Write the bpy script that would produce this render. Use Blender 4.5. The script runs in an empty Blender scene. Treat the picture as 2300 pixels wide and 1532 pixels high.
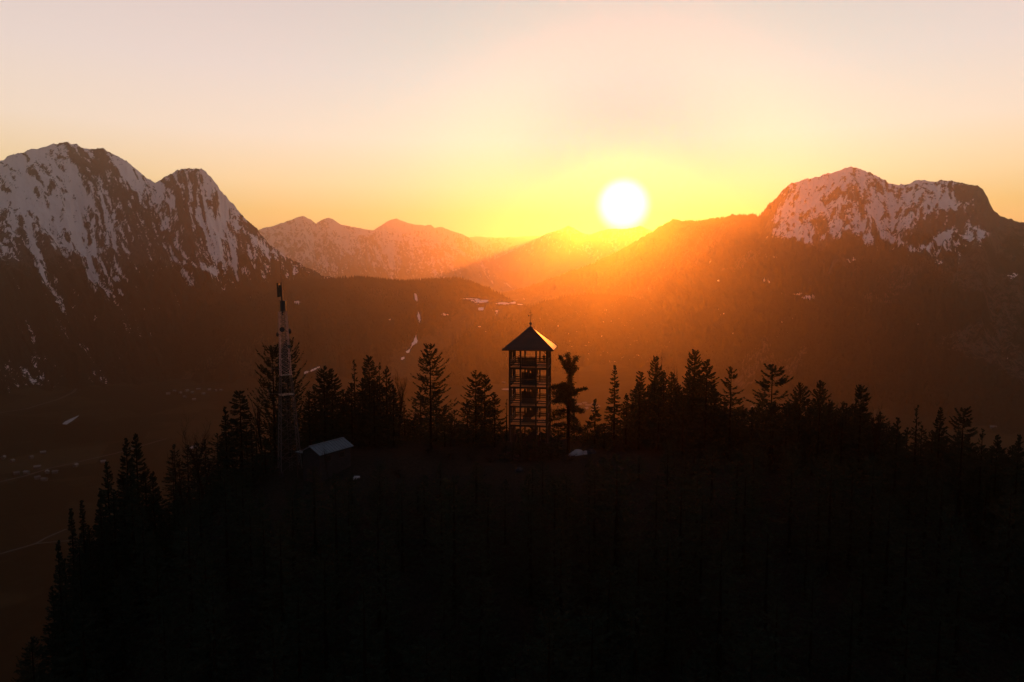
import bpy, bmesh, math, random
import numpy as np
from mathutils import Vector, Matrix

# ------------------------------------------------------------------ camera
SC = bpy.context.scene
COL = SC.collection
CAM_Z = 27.3                       # the summit ground under the tower is z = 0
F_PX, CX, CY = 1533.0, 1150.0, 766.0   # the photograph's lens, in its own pixels
PITCH = math.radians(-4.7)

cam_data = bpy.data.cameras.new("camera")
cam = bpy.data.objects.new("camera", cam_data)
COL.objects.link(cam)
cam_data.sensor_width = 36.0
cam_data.lens = 36.0 * F_PX / 2300.0
cam_data.clip_start = 0.5
cam_data.clip_end = 200000.0
cam.location = (0, 0, CAM_Z)
cam.rotation_euler = (math.radians(90) + PITCH, 0, 0)
SC.camera = cam

def direction(x, y):
    """unit-forward world direction of a point measured on the photograph"""
    cx, cz, cy = (x - CX) / F_PX, (CY - y) / F_PX, 1.0
    c, s = math.cos(PITCH), math.sin(PITCH)
    return Vector((cx, cy * c - cz * s, cy * s + cz * c))

def at(x, y, dist):
    """world point at horizontal distance dist"""
    d = direction(x, y)
    k = dist / math.hypot(d.x, d.y)
    return Vector((d.x * k, d.y * k, CAM_Z + d.z * k))

# ------------------------------------------------------------------ sky and sun
SUN = direction(1400, 462).normalized()
SUN_EL = math.asin(SUN.z)
SUN_AZ = math.atan2(SUN.x, SUN.y)

def N(nt, kind, **kw):
    n = nt.nodes.new(kind)
    for k, v in kw.items():
        if k == "inp":
            for kk, vv in v.items():
                n.inputs[kk].default_value = vv
        else:
            setattr(n, k, v)
    return n

def math_node(nt, op, a, b=None, clamp=False):
    n = nt.nodes.new("ShaderNodeMath"); n.operation = op; n.use_clamp = clamp
    for i, v in enumerate((a, b)):
        if v is None: continue
        if isinstance(v, (int, float)): n.inputs[i].default_value = v
        else: nt.links.new(v, n.inputs[i])
    return n.outputs[0]

def map_range(nt, v, a, b, c, d, smooth=True):
    n = nt.nodes.new("ShaderNodeMapRange")
    n.interpolation_type = 'SMOOTHSTEP' if smooth else 'LINEAR'
    nt.links.new(v, n.inputs[0])
    for i, x in enumerate((a, b, c, d)): n.inputs[i + 1].default_value = x
    return n.outputs[0]

def mix_col(nt, fac, a, b, blend='MIX'):
    n = nt.nodes.new("ShaderNodeMix"); n.data_type = 'RGBA'; n.blend_type = blend
    for sock, v in ((n.inputs[0], fac), (n.inputs[6], a), (n.inputs[7], b)):
        if isinstance(v, (int, float)): sock.default_value = v
        elif isinstance(v, (tuple, list)): sock.default_value = (*v[:3], 1)
        else: nt.links.new(v, sock)
    return n.outputs[2]

def ramp(nt, fac, stops):
    n = nt.nodes.new("ShaderNodeValToRGB")
    e = n.color_ramp.elements
    while len(e) < len(stops): e.new(0.5)
    for el, (p, c) in zip(e, stops):
        el.position = p; el.color = (*c, 1) if len(c) == 3 else c
    nt.links.new(fac, n.inputs[0])
    return n.outputs[0]

world = bpy.data.worlds.new("World")
SC.world = world
world.use_nodes = True
wt = world.node_tree
wt.nodes.clear()
w_out = wt.nodes.new("ShaderNodeOutputWorld")
sky = N(wt, "ShaderNodeTexSky", sky_type='NISHITA', sun_disc=False, sun_elevation=SUN_EL,
        sun_rotation=SUN_AZ, altitude=900.0, air_density=1.0, dust_density=0.2, ozone_density=1.0)
tc = wt.nodes.new("ShaderNodeTexCoord")
nrm = N(wt, "ShaderNodeVectorMath", operation='NORMALIZE')
wt.links.new(tc.outputs['Generated'], nrm.inputs[0])
dot = N(wt, "ShaderNodeVectorMath", operation='DOT_PRODUCT')
wt.links.new(nrm.outputs[0], dot.inputs[0]); dot.inputs[1].default_value = SUN
sep = wt.nodes.new("ShaderNodeSeparateXYZ"); wt.links.new(nrm.outputs[0], sep.inputs[0])
elev = map_range(wt, sep.outputs[2], 0.0, 1.0, 0.0, 1.0, False)
SKY_RAMP = [(0.0, (0.80, 0.36, 0.06)), (0.10, (0.84, 0.55, 0.12)), (0.14, (0.94, 0.69, 0.34)), (0.20, (0.92, 0.75, 0.58)),
            (0.28, (0.81, 0.68, 0.61)), (0.39, (0.68, 0.565, 0.53)), (0.6, (0.24, 0.24, 0.26)), (1.0, (0.11, 0.12, 0.155))]
warm = ramp(wt, elev, SKY_RAMP)
back = ramp(wt, elev, [(0.0, (0.13, 0.085, 0.085)), (0.12, (0.17, 0.115, 0.11)), (0.3, (0.14, 0.12, 0.135)), (1.0, (0.12, 0.13, 0.17))])
side = map_range(wt, dot.outputs['Value'], -0.5, 0.75, 0.0, 1.0)
sky_col = mix_col(wt, side, back, warm)
ang = math_node(wt, 'ARCCOSINE', math_node(wt, 'MINIMUM', dot.outputs['Value'], 1.0))
def falloff(deg, p):
    return math_node(wt, 'POWER', 2.718, math_node(wt, 'MULTIPLY', math_node(wt, 'POWER', ang, p), -1.0 / math.radians(deg) ** p))
# the clean air behind the haze is bluer and dimmer where the haze in front of it glows
veil = mix_col(wt, 1.0, mix_col(wt, falloff(19.0, 2.2), (1.0, 1.0, 1.0), (0.0, 1.0, 1.0)), mix_col(wt, falloff(9.2, 3.0), (1.0, 1.0, 1.0), (0.2, 0.0, 0.80)), 'MULTIPLY')
sky_col = mix_col(wt, 1.0, sky_col, veil, 'MULTIPLY')
bg_n = wt.nodes.new("ShaderNodeBackground")
wt.links.new(mix_col(wt, 1.0, mix_col(wt, 1.0, sky.outputs[0], (0.50, 0.42, 0.46), 'MULTIPLY'), veil, 'MULTIPLY'), bg_n.inputs[0])
bg_n.inputs[1].default_value = 0.05
disc = map_range(wt, ang, math.radians(2.5), math.radians(1.05), 0.0, 1.0)
disc_col = mix_col(wt, 1.0, ramp(wt, disc, [(0, (0, 0, 0)), (1, (1, 1, 1))]), (1.0, 0.97, 0.9), 'MULTIPLY')
bg_s = wt.nodes.new("ShaderNodeBackground"); wt.links.new(sky_col, bg_s.inputs[0]); bg_s.inputs[1].default_value = 1.0
bg_d = wt.nodes.new("ShaderNodeBackground"); wt.links.new(disc_col, bg_d.inputs[0]); bg_d.inputs[1].default_value = 2.0
add1 = wt.nodes.new("ShaderNodeAddShader"); add2 = wt.nodes.new("ShaderNodeAddShader")
wt.links.new(bg_n.outputs[0], add1.inputs[0]); wt.links.new(bg_s.outputs[0], add1.inputs[1])
wt.links.new(add1.outputs[0], add2.inputs[0]); wt.links.new(bg_d.outputs[0], add2.inputs[1])
wt.links.new(add2.outputs[0], w_out.inputs[0])

sun_data = bpy.data.lights.new("sun", 'SUN')
sun_data.energy = 4.8
sun_data.angle = math.radians(0.5)
sun_data.color = (1.0, 0.212, 0.014)
sun_obj = bpy.data.objects.new("sun", sun_data)
COL.objects.link(sun_obj)
sun_obj.rotation_euler = SUN.to_track_quat('Z', 'Y').to_euler()

SC.render.engine = 'CYCLES'
SC.view_settings.view_transform = 'Standard'
SC.view_settings.look = 'None'
SC.view_settings.gamma = 1.0
SC.view_settings.use_curve_mapping = False
SC.view_settings.exposure = 0.0
SC.cycles.use_denoising = True
SC.cycles.max_bounces = 4
SC.cycles.diffuse_bounces = 2
SC.cycles.glossy_bounces = 2
SC.cycles.transmission_bounces = 2
SC.cycles.volume_bounces = 0
SC.cycles.transparent_max_bounces = 4
SC.cycles.sample_clamp_indirect = 3.0

HAZE_DENSITY = 4.0e-5
HAZE_G = 0.835

# ------------------------------------------------------------------ helpers
def new_mat(name, rough=0.9):
    m = bpy.data.materials.new(name); m.use_nodes = True
    nt = m.node_tree; b = nt.nodes["Principled BSDF"]
    b.inputs["Roughness"].default_value = rough
    b.inputs["Specular IOR Level"].default_value = 0.0 if rough > 0.88 else 0.25
    return m, nt, b

def noise_tex(nt, scale, detail=4.0, rough=0.6, vec=None, stretch=None, dist=0.0):
    n = nt.nodes.new("ShaderNodeTexNoise")
    n.inputs["Scale"].default_value = scale
    n.inputs["Detail"].default_value = detail
    n.inputs["Roughness"].default_value = rough
    n.inputs["Distortion"].default_value = dist
    if vec is None:
        t = nt.nodes.new("ShaderNodeTexCoord"); vec = t.outputs["Object"]
    if stretch:
        mp = nt.nodes.new("ShaderNodeMapping"); mp.inputs["Scale"].default_value = stretch
        nt.links.new(vec, mp.inputs[0]); vec = mp.outputs[0]
    nt.links.new(vec, n.inputs["Vector"])
    return n.outputs[0]

def simple_mat(name, col, rough=0.85, vary=0.25, scale=3.0, metal=0.0):
    m, nt, b = new_mat(name, rough)
    f = noise_tex(nt, scale)
    lo = tuple(c * (1 - vary) for c in col); hi = tuple(min(1, c * (1 + vary)) for c in col)
    nt.links.new(ramp(nt, f, [(0.3, lo), (0.7, hi)]), b.inputs["Base Color"])
    b.inputs["Metallic"].default_value = metal
    return m

def mesh_obj(name, verts, faces, mat, parent=None, smooth=False):
    me = bpy.data.meshes.new(name)
    verts = np.asarray(verts, dtype=np.float32)
    if isinstance(faces, np.ndarray):
        nf, k = faces.shape
        me.vertices.add(len(verts)); me.vertices.foreach_set("co", verts.ravel())
        me.loops.add(nf * k); me.loops.foreach_set("vertex_index", faces.astype(np.int32).ravel())
        me.polygons.add(nf)
        me.polygons.foreach_set("loop_start", np.arange(0, nf * k, k, dtype=np.int32))
        me.polygons.foreach_set("loop_total", np.full(nf, k, dtype=np.int32))
        me.update(calc_edges=True)
    else:
        me.from_pydata([tuple(v) for v in verts], [], faces); me.update()
    if smooth:
        me.polygons.foreach_set("use_smooth", np.ones(len(me.polygons), dtype=bool))
    if mat: me.materials.append(mat)
    o = bpy.data.objects.new(name, me); COL.objects.link(o)
    if parent: o.parent = parent
    return o

def tag(o, label=None, cat=None, group=None, kind=None):
    for k, v in (("label", label), ("category", cat), ("group", group), ("kind", kind)):
        if v: o[k] = v
    return o

def empty(name, loc=(0, 0, 0), rz=0.0):
    o = bpy.data.objects.new(name, None); COL.objects.link(o)
    o.location = loc; o.rotation_euler = (0, 0, rz); o.empty_display_size = 0.5
    return o

# vectorised value noise
_perm = np.random.RandomState(7).rand(512, 512).astype(np.float32)
def vnoise(x, y):
    xi = np.floor(x).astype(np.int64); yi = np.floor(y).astype(np.int64)
    fx = x - xi; fy = y - yi
    fx = fx * fx * fx * (fx * (fx * 6 - 15) + 10); fy = fy * fy * fy * (fy * (fy * 6 - 15) + 10)
    a = _perm[xi & 511, yi & 511]; b = _perm[(xi + 1) & 511, yi & 511]
    c = _perm[xi & 511, (yi + 1) & 511]; d = _perm[(xi + 1) & 511, (yi + 1) & 511]
    return (a * (1 - fx) + b * fx) * (1 - fy) + (c * (1 - fx) + d * fx) * fy   # 0..1
def fbm(x, y, octs=5, gain=0.5):
    s = 0; amp = 1.0; tot = 0
    for i in range(octs):
        s = s + amp * vnoise(x + 17.3 * i, y + 9.1 * i); tot += amp
        x = x * 2.03; y = y * 2.03; amp *= gain
    return s / tot
def ridged(x, y, octs=4, gain=0.5):
    s = 0; amp = 1.0; tot = 0
    for i in range(octs):
        s = s + amp * (1 - np.abs(2 * vnoise(x + 31.7 * i, y + 5.3 * i) - 1)); tot += amp
        x = x * 2.07; y = y * 2.07; amp *= gain
    return s / tot
def sstep(a, b, x):
    t = np.clip((x - a) / (b - a), 0, 1); return t * t * (3 - 2 * t)

# ------------------------------------------------------------------ terrain far away
VALLEY = -420.0
def crest_tables(pts):
    az, te = [], []
    for x, y in pts:
        d = direction(x, y); az.append(math.atan2(d.x, d.y)); te.append(d.z / math.hypot(d.x, d.y))
    return np.array(az), np.array(te)

def project(P):
    """photograph coordinates of world points (N,3)"""
    X, Y, Z = P[:, 0], P[:, 1], P[:, 2] - CAM_Z
    c, s = math.cos(PITCH), math.sin(PITCH)
    dep = Y * c + Z * s; up = -Y * s + Z * c
    return CX + F_PX * X / dep, CY - F_PX * up / dep

def seg_field(px, py, line, w):
    """soft 0..1 nearness of points to a polyline"""
    best = np.full(px.shape, 1e9)
    for (x0, y0), (x1, y1) in zip(line[:-1], line[1:]):
        dx, dy = x1 - x0, y1 - y0; L2 = dx * dx + dy * dy + 1e-9
        t = np.clip(((px - x0) * dx + (py - y0) * dy) / L2, 0, 1)
        best = np.minimum(best, np.hypot(px - x0 - t * dx, py - y0 - t * dy))
    return np.exp(-(best / w) ** 2)

def mountain(name, label, crest, dist, foot, mat, na, nf, nb, back=1800.0, shape=1.35, amp=120.0, skew=0.0,
             scale=420.0, crag=1.6, foot_z=VALLEY - 12, seed=0.0, snow=None, back_z=None):
    az, te = crest_tables(crest)
    a = np.linspace(az[0], az[-1], na)
    daz = np.array([math.atan2(direction(x, 620).x, direction(x, 620).y) for x, _ in dist])
    R = np.interp(a, daz, [d for _, d in dist])
    faz = np.array([math.atan2(direction(x, 620).x, direction(x, 620).y) for x, _ in foot])
    Rf = np.interp(a, faz, [d for _, d in foot])
    T = np.interp(a, az, te)
    Rf = Rf + (fbm(a * 40 + seed, a * 0 + 2.0, 3) - 0.5) * 500.0
    s0 = a * R.mean()
    T = T + crag / F_PX * 2.0 * (ridged(s0 / 110.0 + seed, s0 * 0 + seed, 5, 0.7) - 0.6) * 1.6
    H = CAM_Z + T * R
    H = np.maximum(H, foot_z)
    tf = np.linspace(0, 1, nf); tf = 1 - (1 - tf) ** 1.15
    tb = np.linspace(0, 1, nb + 1)[1:]
    A = np.repeat(a[None, :], nf + nb, 0)
    Rm = np.repeat(R[None, :], nf + nb, 0)
    r = np.vstack([Rf[None, :] + (R - Rf)[None, :] * tf[:, None], R[None, :] + back * tb[:, None]])
    D = np.abs(Rm - r)
    down = Rm - r
    t2 = np.vstack([np.repeat(tf[:, None], na, 1), np.repeat((1 - tb)[:, None], na, 1)])
    Hm = np.repeat(H[None, :], nf + nb, 0)
    # wander the fall lines a little so that spurs are not straight
    s = A * R.mean()
    x0 = r * np.sin(A); y0 = r * np.cos(A)
    warp = 260 * (fbm(x0 / 700 + seed, y0 / 700, 3) - 0.5)
    g1 = ridged((s + warp + skew * down) / scale + seed, down / (scale * 3.2) + seed, 5, 0.55)
    g2 = ridged((s + warp * 0.6 + skew * down) / (scale * 0.33) + 3 + seed, down / (scale * 0.8), 4, 0.6)
    base = t2 ** (shape + 0.35 * (fbm(x0 / 1500 + seed, y0 / 1500, 2) - 0.5))
    fz = np.full_like(base, foot_z)
    if back_z is not None: fz[nf:, :] = back_z
    Z = fz + (Hm - fz) * base
    env = np.sin(np.pi * np.clip(t2, 0, 1) ** 1.2) ** 0.8
    lift = (g1 - 0.62) * amp * 2.0 + (g2 - 0.6) * amp * 0.7
    Z = Z + env * lift * np.clip((Hm - fz) / 900.0, 0.1, 1.0)
    near = np.clip(1 - D / 260.0, 0, 1)
    Z = Z + (fbm(x0 / 45 + seed, y0 / 45, 4, 0.6) - 0.5) * 22 * (1 - near) * np.clip(t2 * 3, 0, 1)
    # nothing on the slope may stand above the crest line it belongs to
    lim = CAM_Z + (np.repeat(T[None, :], nf + nb, 0)) * r - np.clip(D, 0, 40) * 0.05
    Z = np.minimum(Z, np.maximum(lim, foot_z))
    P = np.stack([x0, y0, Z], -1).reshape(-1, 3)
    idx = np.arange((nf + nb) * na).reshape(nf + nb, na)
    F = np.stack([idx[:-1, :-1].ravel(), idx[:-1, 1:].ravel(), idx[1:, 1:].ravel(), idx[1:, :-1].ravel()], 1)
    o = mesh_obj(name, P, F, mat, smooth=True)
    tag(o, label, kind="structure")
    px, py = project(P)
    streak = fbm((s + warp * 0.5 + skew * down) / 22.0 + seed, down / 95.0 + seed, 4, 0.65)
    conc = ((0.62 - g1) * 1.0 + (0.6 - g2) * 0.9 + (streak - 0.5) * 2.1).reshape(-1)
    val = snow(px, py, P[:, 2], conc, x0.reshape(-1), y0.reshape(-1), t2.reshape(-1)) if snow else (np.zeros(len(P)), np.ones(len(P)))
    for nm, v in zip(("snow", "forest"), val):
        at_ = o.data.attributes.new(nm, 'FLOAT', 'POINT'); at_.data.foreach_set("value", v.astype(np.float32))
    return o, P.reshape(nf + nb, na, 3)

def attr(nt, name):
    n = nt.nodes.new("ShaderNodeAttribute"); n.attribute_name = name
    return n.outputs["Fac"]

def mountain_mat(name, rock=(0.075, 0.050, 0.042), forest=(0.008, 0.0075, 0.005), snowc=(0.76, 0.69, 0.67), fine=0.012, clear=(0.05, 0.043, 0.025)):
    m, nt, b = new_mat(name, 0.95)
    n1 = noise_tex(nt, fine * 2.0, 8, 0.75, stretch=(1, 1, 0.42))
    n2 = noise_tex(nt, fine * 7.0, 4, 0.75, stretch=(1, 1, 0.35))
    nn = math_node(nt, 'ADD', math_node(nt, 'MULTIPLY', math_node(nt, 'SUBTRACT', n1, 0.5), 2.3),
                   math_node(nt, 'MULTIPLY', math_node(nt, 'SUBTRACT', n2, 0.5), 2.0))
    sn = math_node(nt, 'ADD', attr(nt, "snow"), nn)
    sf = map_range(nt, sn, 0.40, 0.60, 0, 1)
    ff = map_range(nt, math_node(nt, 'ADD', attr(nt, "forest"), math_node(nt, 'MULTIPLY', nn, 0.9)), 0.4, 0.6, 0, 1)
    rockc = ramp(nt, n2, [(0.3, tuple(c * 0.6 for c in rock)), (0.7, tuple(c * 1.35 for c in rock))])
    forc = ramp(nt, n2, [(0.3, tuple(c * 0.5 for c in forest)), (0.72, tuple(c * 1.7 for c in forest))])
    c = mix_col(nt, ff, rockc, forc)
    c = mix_col(nt, sf, c, snowc)
    nt.links.new(c, b.inputs["Base Color"])
    bump = nt.nodes.new("ShaderNodeBump"); bump.inputs["Distance"].default_value = 14.0; bump.inputs["Strength"].default_value = 0.8
    nt.links.new(n2, bump.inputs["Height"]); nt.links.new(bump.outputs[0], b.inputs["Normal"])
    return m

M_ALP = mountain_mat("alpine_rock_snow")
M_FAR = mountain_mat("far_range_hazed_rock_snow", fine=0.006, rock=(0.15, 0.11, 0.09), snowc=(0.44, 0.40, 0.38), forest=(0.05, 0.04, 0.03))  # rock and woods lightened, snow dulled: distance haze put into the colours
M_HILL = mountain_mat("wooded_hill", rock=(0.050, 0.036, 0.022))

def snow_left(px, py, z, conc, x, y, t):
    # snow line drops in the gullies; broad snowfield high on the left dome
    s = np.interp(z, [0, 260, 560, 900, 1250], [-0.22, 0.26, 0.48, 0.57, 0.60]) + conc * 1.15
    s += 0.55 * np.exp(-((px - 70) / 140) ** 2 - ((py - 440) / 90) ** 2)
    s += 0.75 * seg_field(px, py, [(255, 350), (300, 385), (345, 425), (370, 440)], 26)     # saddle between the two tops
    s -= 0.60 * seg_field(px, py, [(235, 345), (250, 400), (270, 430)], 30)                  # bare cliff
    s -= 0.35 * seg_field(px, py, [(410, 400), (440, 450), (420, 540)], 45)
    s += 0.75 * seg_field(px, py, [(395, 550), (430, 590), (485, 612)], 7)
    s += 0.6 * seg_field(px, py, [(470, 500), (500, 560), (525, 590)], 12)
    s += 0.6 * seg_field(px, py, [(540, 510), (600, 560)], 5)
    s += 0.7 * seg_field(px, py, [(60, 500), (90, 590), (110, 650), (145, 695)], 9)
    s += 0.75 * seg_field(px, py, [(205, 560), (200, 630), (220, 660), (212, 722)], 6)
    s += 0.5 * seg_field(px, py, [(235, 560), (265, 610), (285, 632)], 6)
    s += 0.4 * seg_field(px, py, [(150, 480), (180, 560)], 16)
    s -= sstep(600, 690, py) * 0.25
    f = sstep(530, 640, py + 60 * (fbm(x / 300, y / 300, 3) - 0.5)) * 0.9 + sstep(440, 600, px) * 0.35
    return np.clip(s, -1, 2), f

def snow_right(px, py, z, conc, x, y, t):
    s = -0.75 + conc * 1.1 + 0 * z
    s += 1.62 * sstep(1690, 1760, px) * sstep(2260, 2180, px) * sstep(600, 505, py + 60 * (fbm(x / 260, y / 260, 3) - 0.5) + 70 * (fbm(x / 38, y / 300, 3) - 0.5))
    s -= 0.75 * seg_field(px, py, [(1760, 425), (1725, 480), (1710, 500)], 22)
    s -= 0.4 * seg_field(px, py, [(1850, 455), (1870, 440), (1920, 420), (1925, 450)], 13)
    s -= 0.5 * seg_field(px, py, [(1950, 410), (1990, 435)], 9)
    s -= 0.5 * seg_field(px, py, [(1800, 480), (1850, 500)], 12)
    s -= 1.1 * seg_field(px, py, [(2160, 430), (2200, 440), (2210, 480), (2150, 490), (2090, 510)], 26)
    s += 0.7 * seg_field(px, py, [(2010, 540), (2050, 560), (2090, 550), (2130, 520)], 10)
    for (bx, by, bw, bh, k) in ((2220, 525, 22, 12, .8), (1735, 575, 22, 12, .7), (1720, 630, 18, 12, .8), (1905, 585, 28, 14, .75),
                                (2112, 590, 14, 6, 1.0), (2275, 620, 16, 9, .8), (1815, 668, 14, 6, .9), (1915, 690, 20, 4, .7),
                                (2060, 728, 14, 4, .8), (2190, 700, 12, 4, .7), (2030, 755, 5, 10, .8), (1625, 705, 9, 5, .8),
                                (1600, 695, 40, 3, .5), (1615, 630, 12, 10, .7), (1600, 590, 12, 16, .55), (1780, 660, 30, 3, .6)):
        s += k * 1.75 * np.exp(-((px - bx) / bw) ** 2 - ((py - by) / bh) ** 2)
    f = sstep(490, 575, py + 60 * (fbm(x / 200, y / 200, 3) - 0.5)) + sstep(1760, 1690, px)
    f = np.clip(f, 0, 1) - 0.5 * sstep(0.55, 0.66, fbm(x / 380 + 9, y / 380, 3))
    return np.clip(s, -1.5, 2), np.clip(f, 0, 1)

def snow_hill(px, py, z, conc, x, y, t):
    s = -0.95 + 0.3 * conc
    for (bx, by, bw, bh, k) in ((668, 680, 13, 9, .82), (934, 668, 4, 8, 1.0), (940, 712, 4, 10, 1.0), (935, 765, 6, 6, 1.0), (928, 772, 8, 3, 1),
                                (875, 718, 5, 3, 1), (1000, 707, 14, 3, 1.1), (1050, 671, 30, 2, 1.0), (1080, 678, 22, 4, 1.0),
                                (1130, 682, 26, 3, 1.0), (1170, 684, 10, 2, 1.0), (1082, 692, 12, 4, 1.0), (1115, 700, 10, 3, .8),
                                (1090, 745, 12, 3, .7), (915, 790, 8, 3, .9), (905, 805, 6, 3, .8), (560, 668, 8, 4, .8),
                                (585, 640, 7, 4, .8), (475, 665, 8, 3, .7)):
        s += k * 1.9 * np.exp(-((px - bx) / bw) ** 2 - ((py - by) / bh) ** 2)
    s += 1.7 * seg_field(px, py, [(684, 838), (700, 832), (717, 825)], 4.5)
    s += 1.2 * seg_field(px, py, [(930, 655), (936, 672), (939, 700), (944, 718), (930, 770), (915, 792), (902, 808)], 2.5)
    rr = np.random.RandomState(3)
    for _ in range(46):
        bx, by = rr.uniform(990, 1175), rr.uniform(668, 745)
        if by > 668 + (1200 - bx) * 0.6: continue
        s += rr.uniform(1.0, 1.6) * np.exp(-((px - bx) / rr.uniform(3, 9)) ** 2 - ((py - by) / rr.uniform(1.3, 2.4)) ** 2)
    open_ = seg_field(px, py, [(1160, 690), (1060, 700), (1000, 760), (900, 810)], 34)
    return np.clip(s, -1.5, 2), 1.0 - 0.9 * open_ - 0.55 * sstep(0.56, 0.66, fbm(x / 420 + 5, y / 420, 3))

def snow_far(px, py, z, conc, x, y, t):
    s = 0.05 + (z - 300) / 1100.0 + conc * 1.2
    return np.clip(s, -1, 1.2), sstep(500, 200, z) * 0.9

SEG = 1.0
def q(n): return int(n * SEG)
mountain("left_mountain", "tall twin-topped mountain streaked with snow at the left edge",
    [(-400, 520), (-300, 450), (-150, 415), (-60, 392), (0, 366), (28, 348), (60, 337), (100, 329), (140, 323), (165, 322), (185, 328), (203, 334), (222, 332),
     (232, 331), (243, 341), (256, 349), (285, 366), (310, 385), (330, 402), (347, 411), (360, 405), (375, 394), (395, 386), (415, 380), (438, 378),
     (452, 379), (464, 388), (490, 420), (520, 455), (545, 483), (575, 513), (605, 548), (640, 573), (680, 597), (715, 612), (745, 626), (800, 660), (900, 740)],
    [(-400, 6300), (0, 6000), (230, 5700), (440, 5200), (620, 4900), (900, 4600)],
    [(-400, 3100), (0, 3300), (400, 3500), (700, 3700), (900, 4200)],
    M_ALP, q(640), q(400), 30, shape=1.5, amp=150, skew=-0.30, scale=430, seed=2.3, snow=snow_left, crag=4.0)
_, P_HILL = mountain("wooded_hill", "low wooded hill with snowy clearings in the valley centre",
    [(330, 760), (420, 700), (500, 665), (560, 645), (620, 635), (700, 629), (760, 626), (800, 625), (850, 628), (900, 631), (910, 633), (960, 629), (1000, 628), (1030, 628), (1050, 631),
     (1070, 638), (1082, 645), (1095, 647), (1108, 656), (1130, 664), (1160, 678), (1200, 694), (1260, 735), (1300, 770)],
    [(330, 4300), (1300, 4400)], [(330, 3500), (800, 3300), (1300, 3000)],
    M_HILL, q(420), q(200), 20, shape=0.95, amp=110, scale=330, crag=0.8, seed=5.1, snow=snow_hill, back=900)
_, P_RIGHT = mountain("right_mountain", "broad snow-capped mountain with wooded flank on the right",
    [(1060, 690), (1110, 664), (1150, 652), (1200, 640), (1240, 626), (1280, 612), (1320, 598), (1350, 585), (1400, 560), (1440, 536), (1470, 517), (1495, 502), (1510, 497), (1535, 495), (1560, 498), (1600, 494),
     (1640, 489), (1670, 486), (1690, 484), (1703, 487), (1715, 474), (1735, 452), (1750, 436), (1763, 420), (1777, 411), (1800, 406), (1830, 399), (1860, 391), (1882, 386), (1890, 382), (1897, 378), (1915, 375),
     (1930, 377), (1950, 385), (1970, 394), (1990, 408), (2010, 414), (2040, 412), (2065, 405), (2100, 404), (2125, 404), (2145, 410), (2160, 414), (2195, 416), (2207, 426), (2217, 442), (2232, 470),
     (2250, 484), (2275, 492), (2300, 502), (2400, 520), (2550, 500), (2700, 540)],
    [(1060, 8400), (1300, 8200), (1470, 7700), (1580, 6300), (1700, 5500), (1920, 5600), (2200, 5200), (2700, 5300)],
    [(1060, 5600), (1200, 5000), (1300, 4500), (1470, 3500), (1700, 2900), (2300, 2400), (2700, 2300)],
    M_ALP, q(760), q(360), 30, shape=1.25, amp=110, scale=400, seed=8.7, snow=snow_right, crag=3.4)
_, P_SPUR = mountain("wooded_spur", "dark wooded spur descending from the right mountain into the valley",
    [(880, 900), (940, 862), (1000, 818), (1040, 788), (1090, 753), (1140, 719), (1180, 696), (1215, 680), (1260, 668), (1300, 662), (1350, 660), (1420, 668), (1520, 690)],
    [(880, 3200), (1180, 4200), (1300, 5100), (1520, 5500)], [(880, 2700), (1180, 3300), (1300, 3800), (1520, 3700)],
    M_HILL, q(260), q(140), 20, shape=0.9, amp=40, scale=260, crag=0.8, seed=1.9, back=700)
mountain("far_snowy_range", "hazy snowy range in the middle distance left of the sun",
    [(430, 600), (500, 560), (560, 525), (590, 513), (620, 505), (645, 497), (665, 489), (680, 485), (695, 491), (710, 502), (722, 494), (738, 488), (750, 494), (768, 505), (800, 511), (838, 517), (870, 520), (920, 528),
     (980, 540), (1030, 558), (1080, 590), (1130, 630), (1180, 665)],
    [(430, 12300), (1180, 14000)], [(430, 9500), (1180, 11500)],
    M_FAR, q(300), q(170), 16, shape=1.2, amp=160, skew=-0.25, scale=700, seed=3.3, snow=snow_far, back=2500, crag=1.2)
mountain("distant_range", "distant pale peaks behind the snowy range",
    [(780, 560), (838, 518), (860, 503), (875, 495), (892, 491), (908, 498), (930, 504), (955, 507), (968, 504), (976, 511), (992, 510), (1010, 517), (1040, 526), (1070, 545), (1120, 575), (1160, 600)],
    [(780, 16300), (1160, 16500)], [(780, 14800), (1160, 14800)],
    M_FAR, q(200), q(90), 14, shape=1.2, amp=160, scale=800, seed=4.3, snow=snow_far, back=3000, crag=1.0)
mountain("farthest_range", "faint low range farthest away on the horizon",
    [(960, 560), (1040, 536), (1070, 531), (1110, 534), (1140, 533), (1180, 531), (1215, 530), (1250, 534), (1330, 545), (1450, 560), (1600, 580)],
    [(960, 22000), (1600, 22000)], [(960, 19000), (1600, 19000)],
    M_FAR, q(160), q(60), 12, shape=1.1, amp=160, scale=1100, seed=6.3, snow=snow_far, back=3000, crag=1.0)
mountain("ridge_under_sun", "hazy pointed ridge directly below the setting sun",
    [(980, 650), (1040, 615), (1100, 588), (1160, 560), (1200, 538), (1230, 524), (1255, 517), (1266, 512), (1277, 506), (1290, 513), (1306, 523), (1325, 527), (1350, 518), (1375, 514), (1400, 515), (1425, 511),
     (1438, 507), (1450, 513), (1475, 522), (1520, 530), (1600, 540), (1750, 570)],
    [(980, 15500), (1300, 16500), (1750, 16800)], [(980, 13500), (1750, 14500)],
    M_FAR, q(240), q(100), 14, shape=1.15, amp=120, scale=700, seed=7.3, snow=lambda *a: (snow_far(*a)[0] - 0.35, snow_far(*a)[1]), back=2500, crag=1.0)

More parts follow.
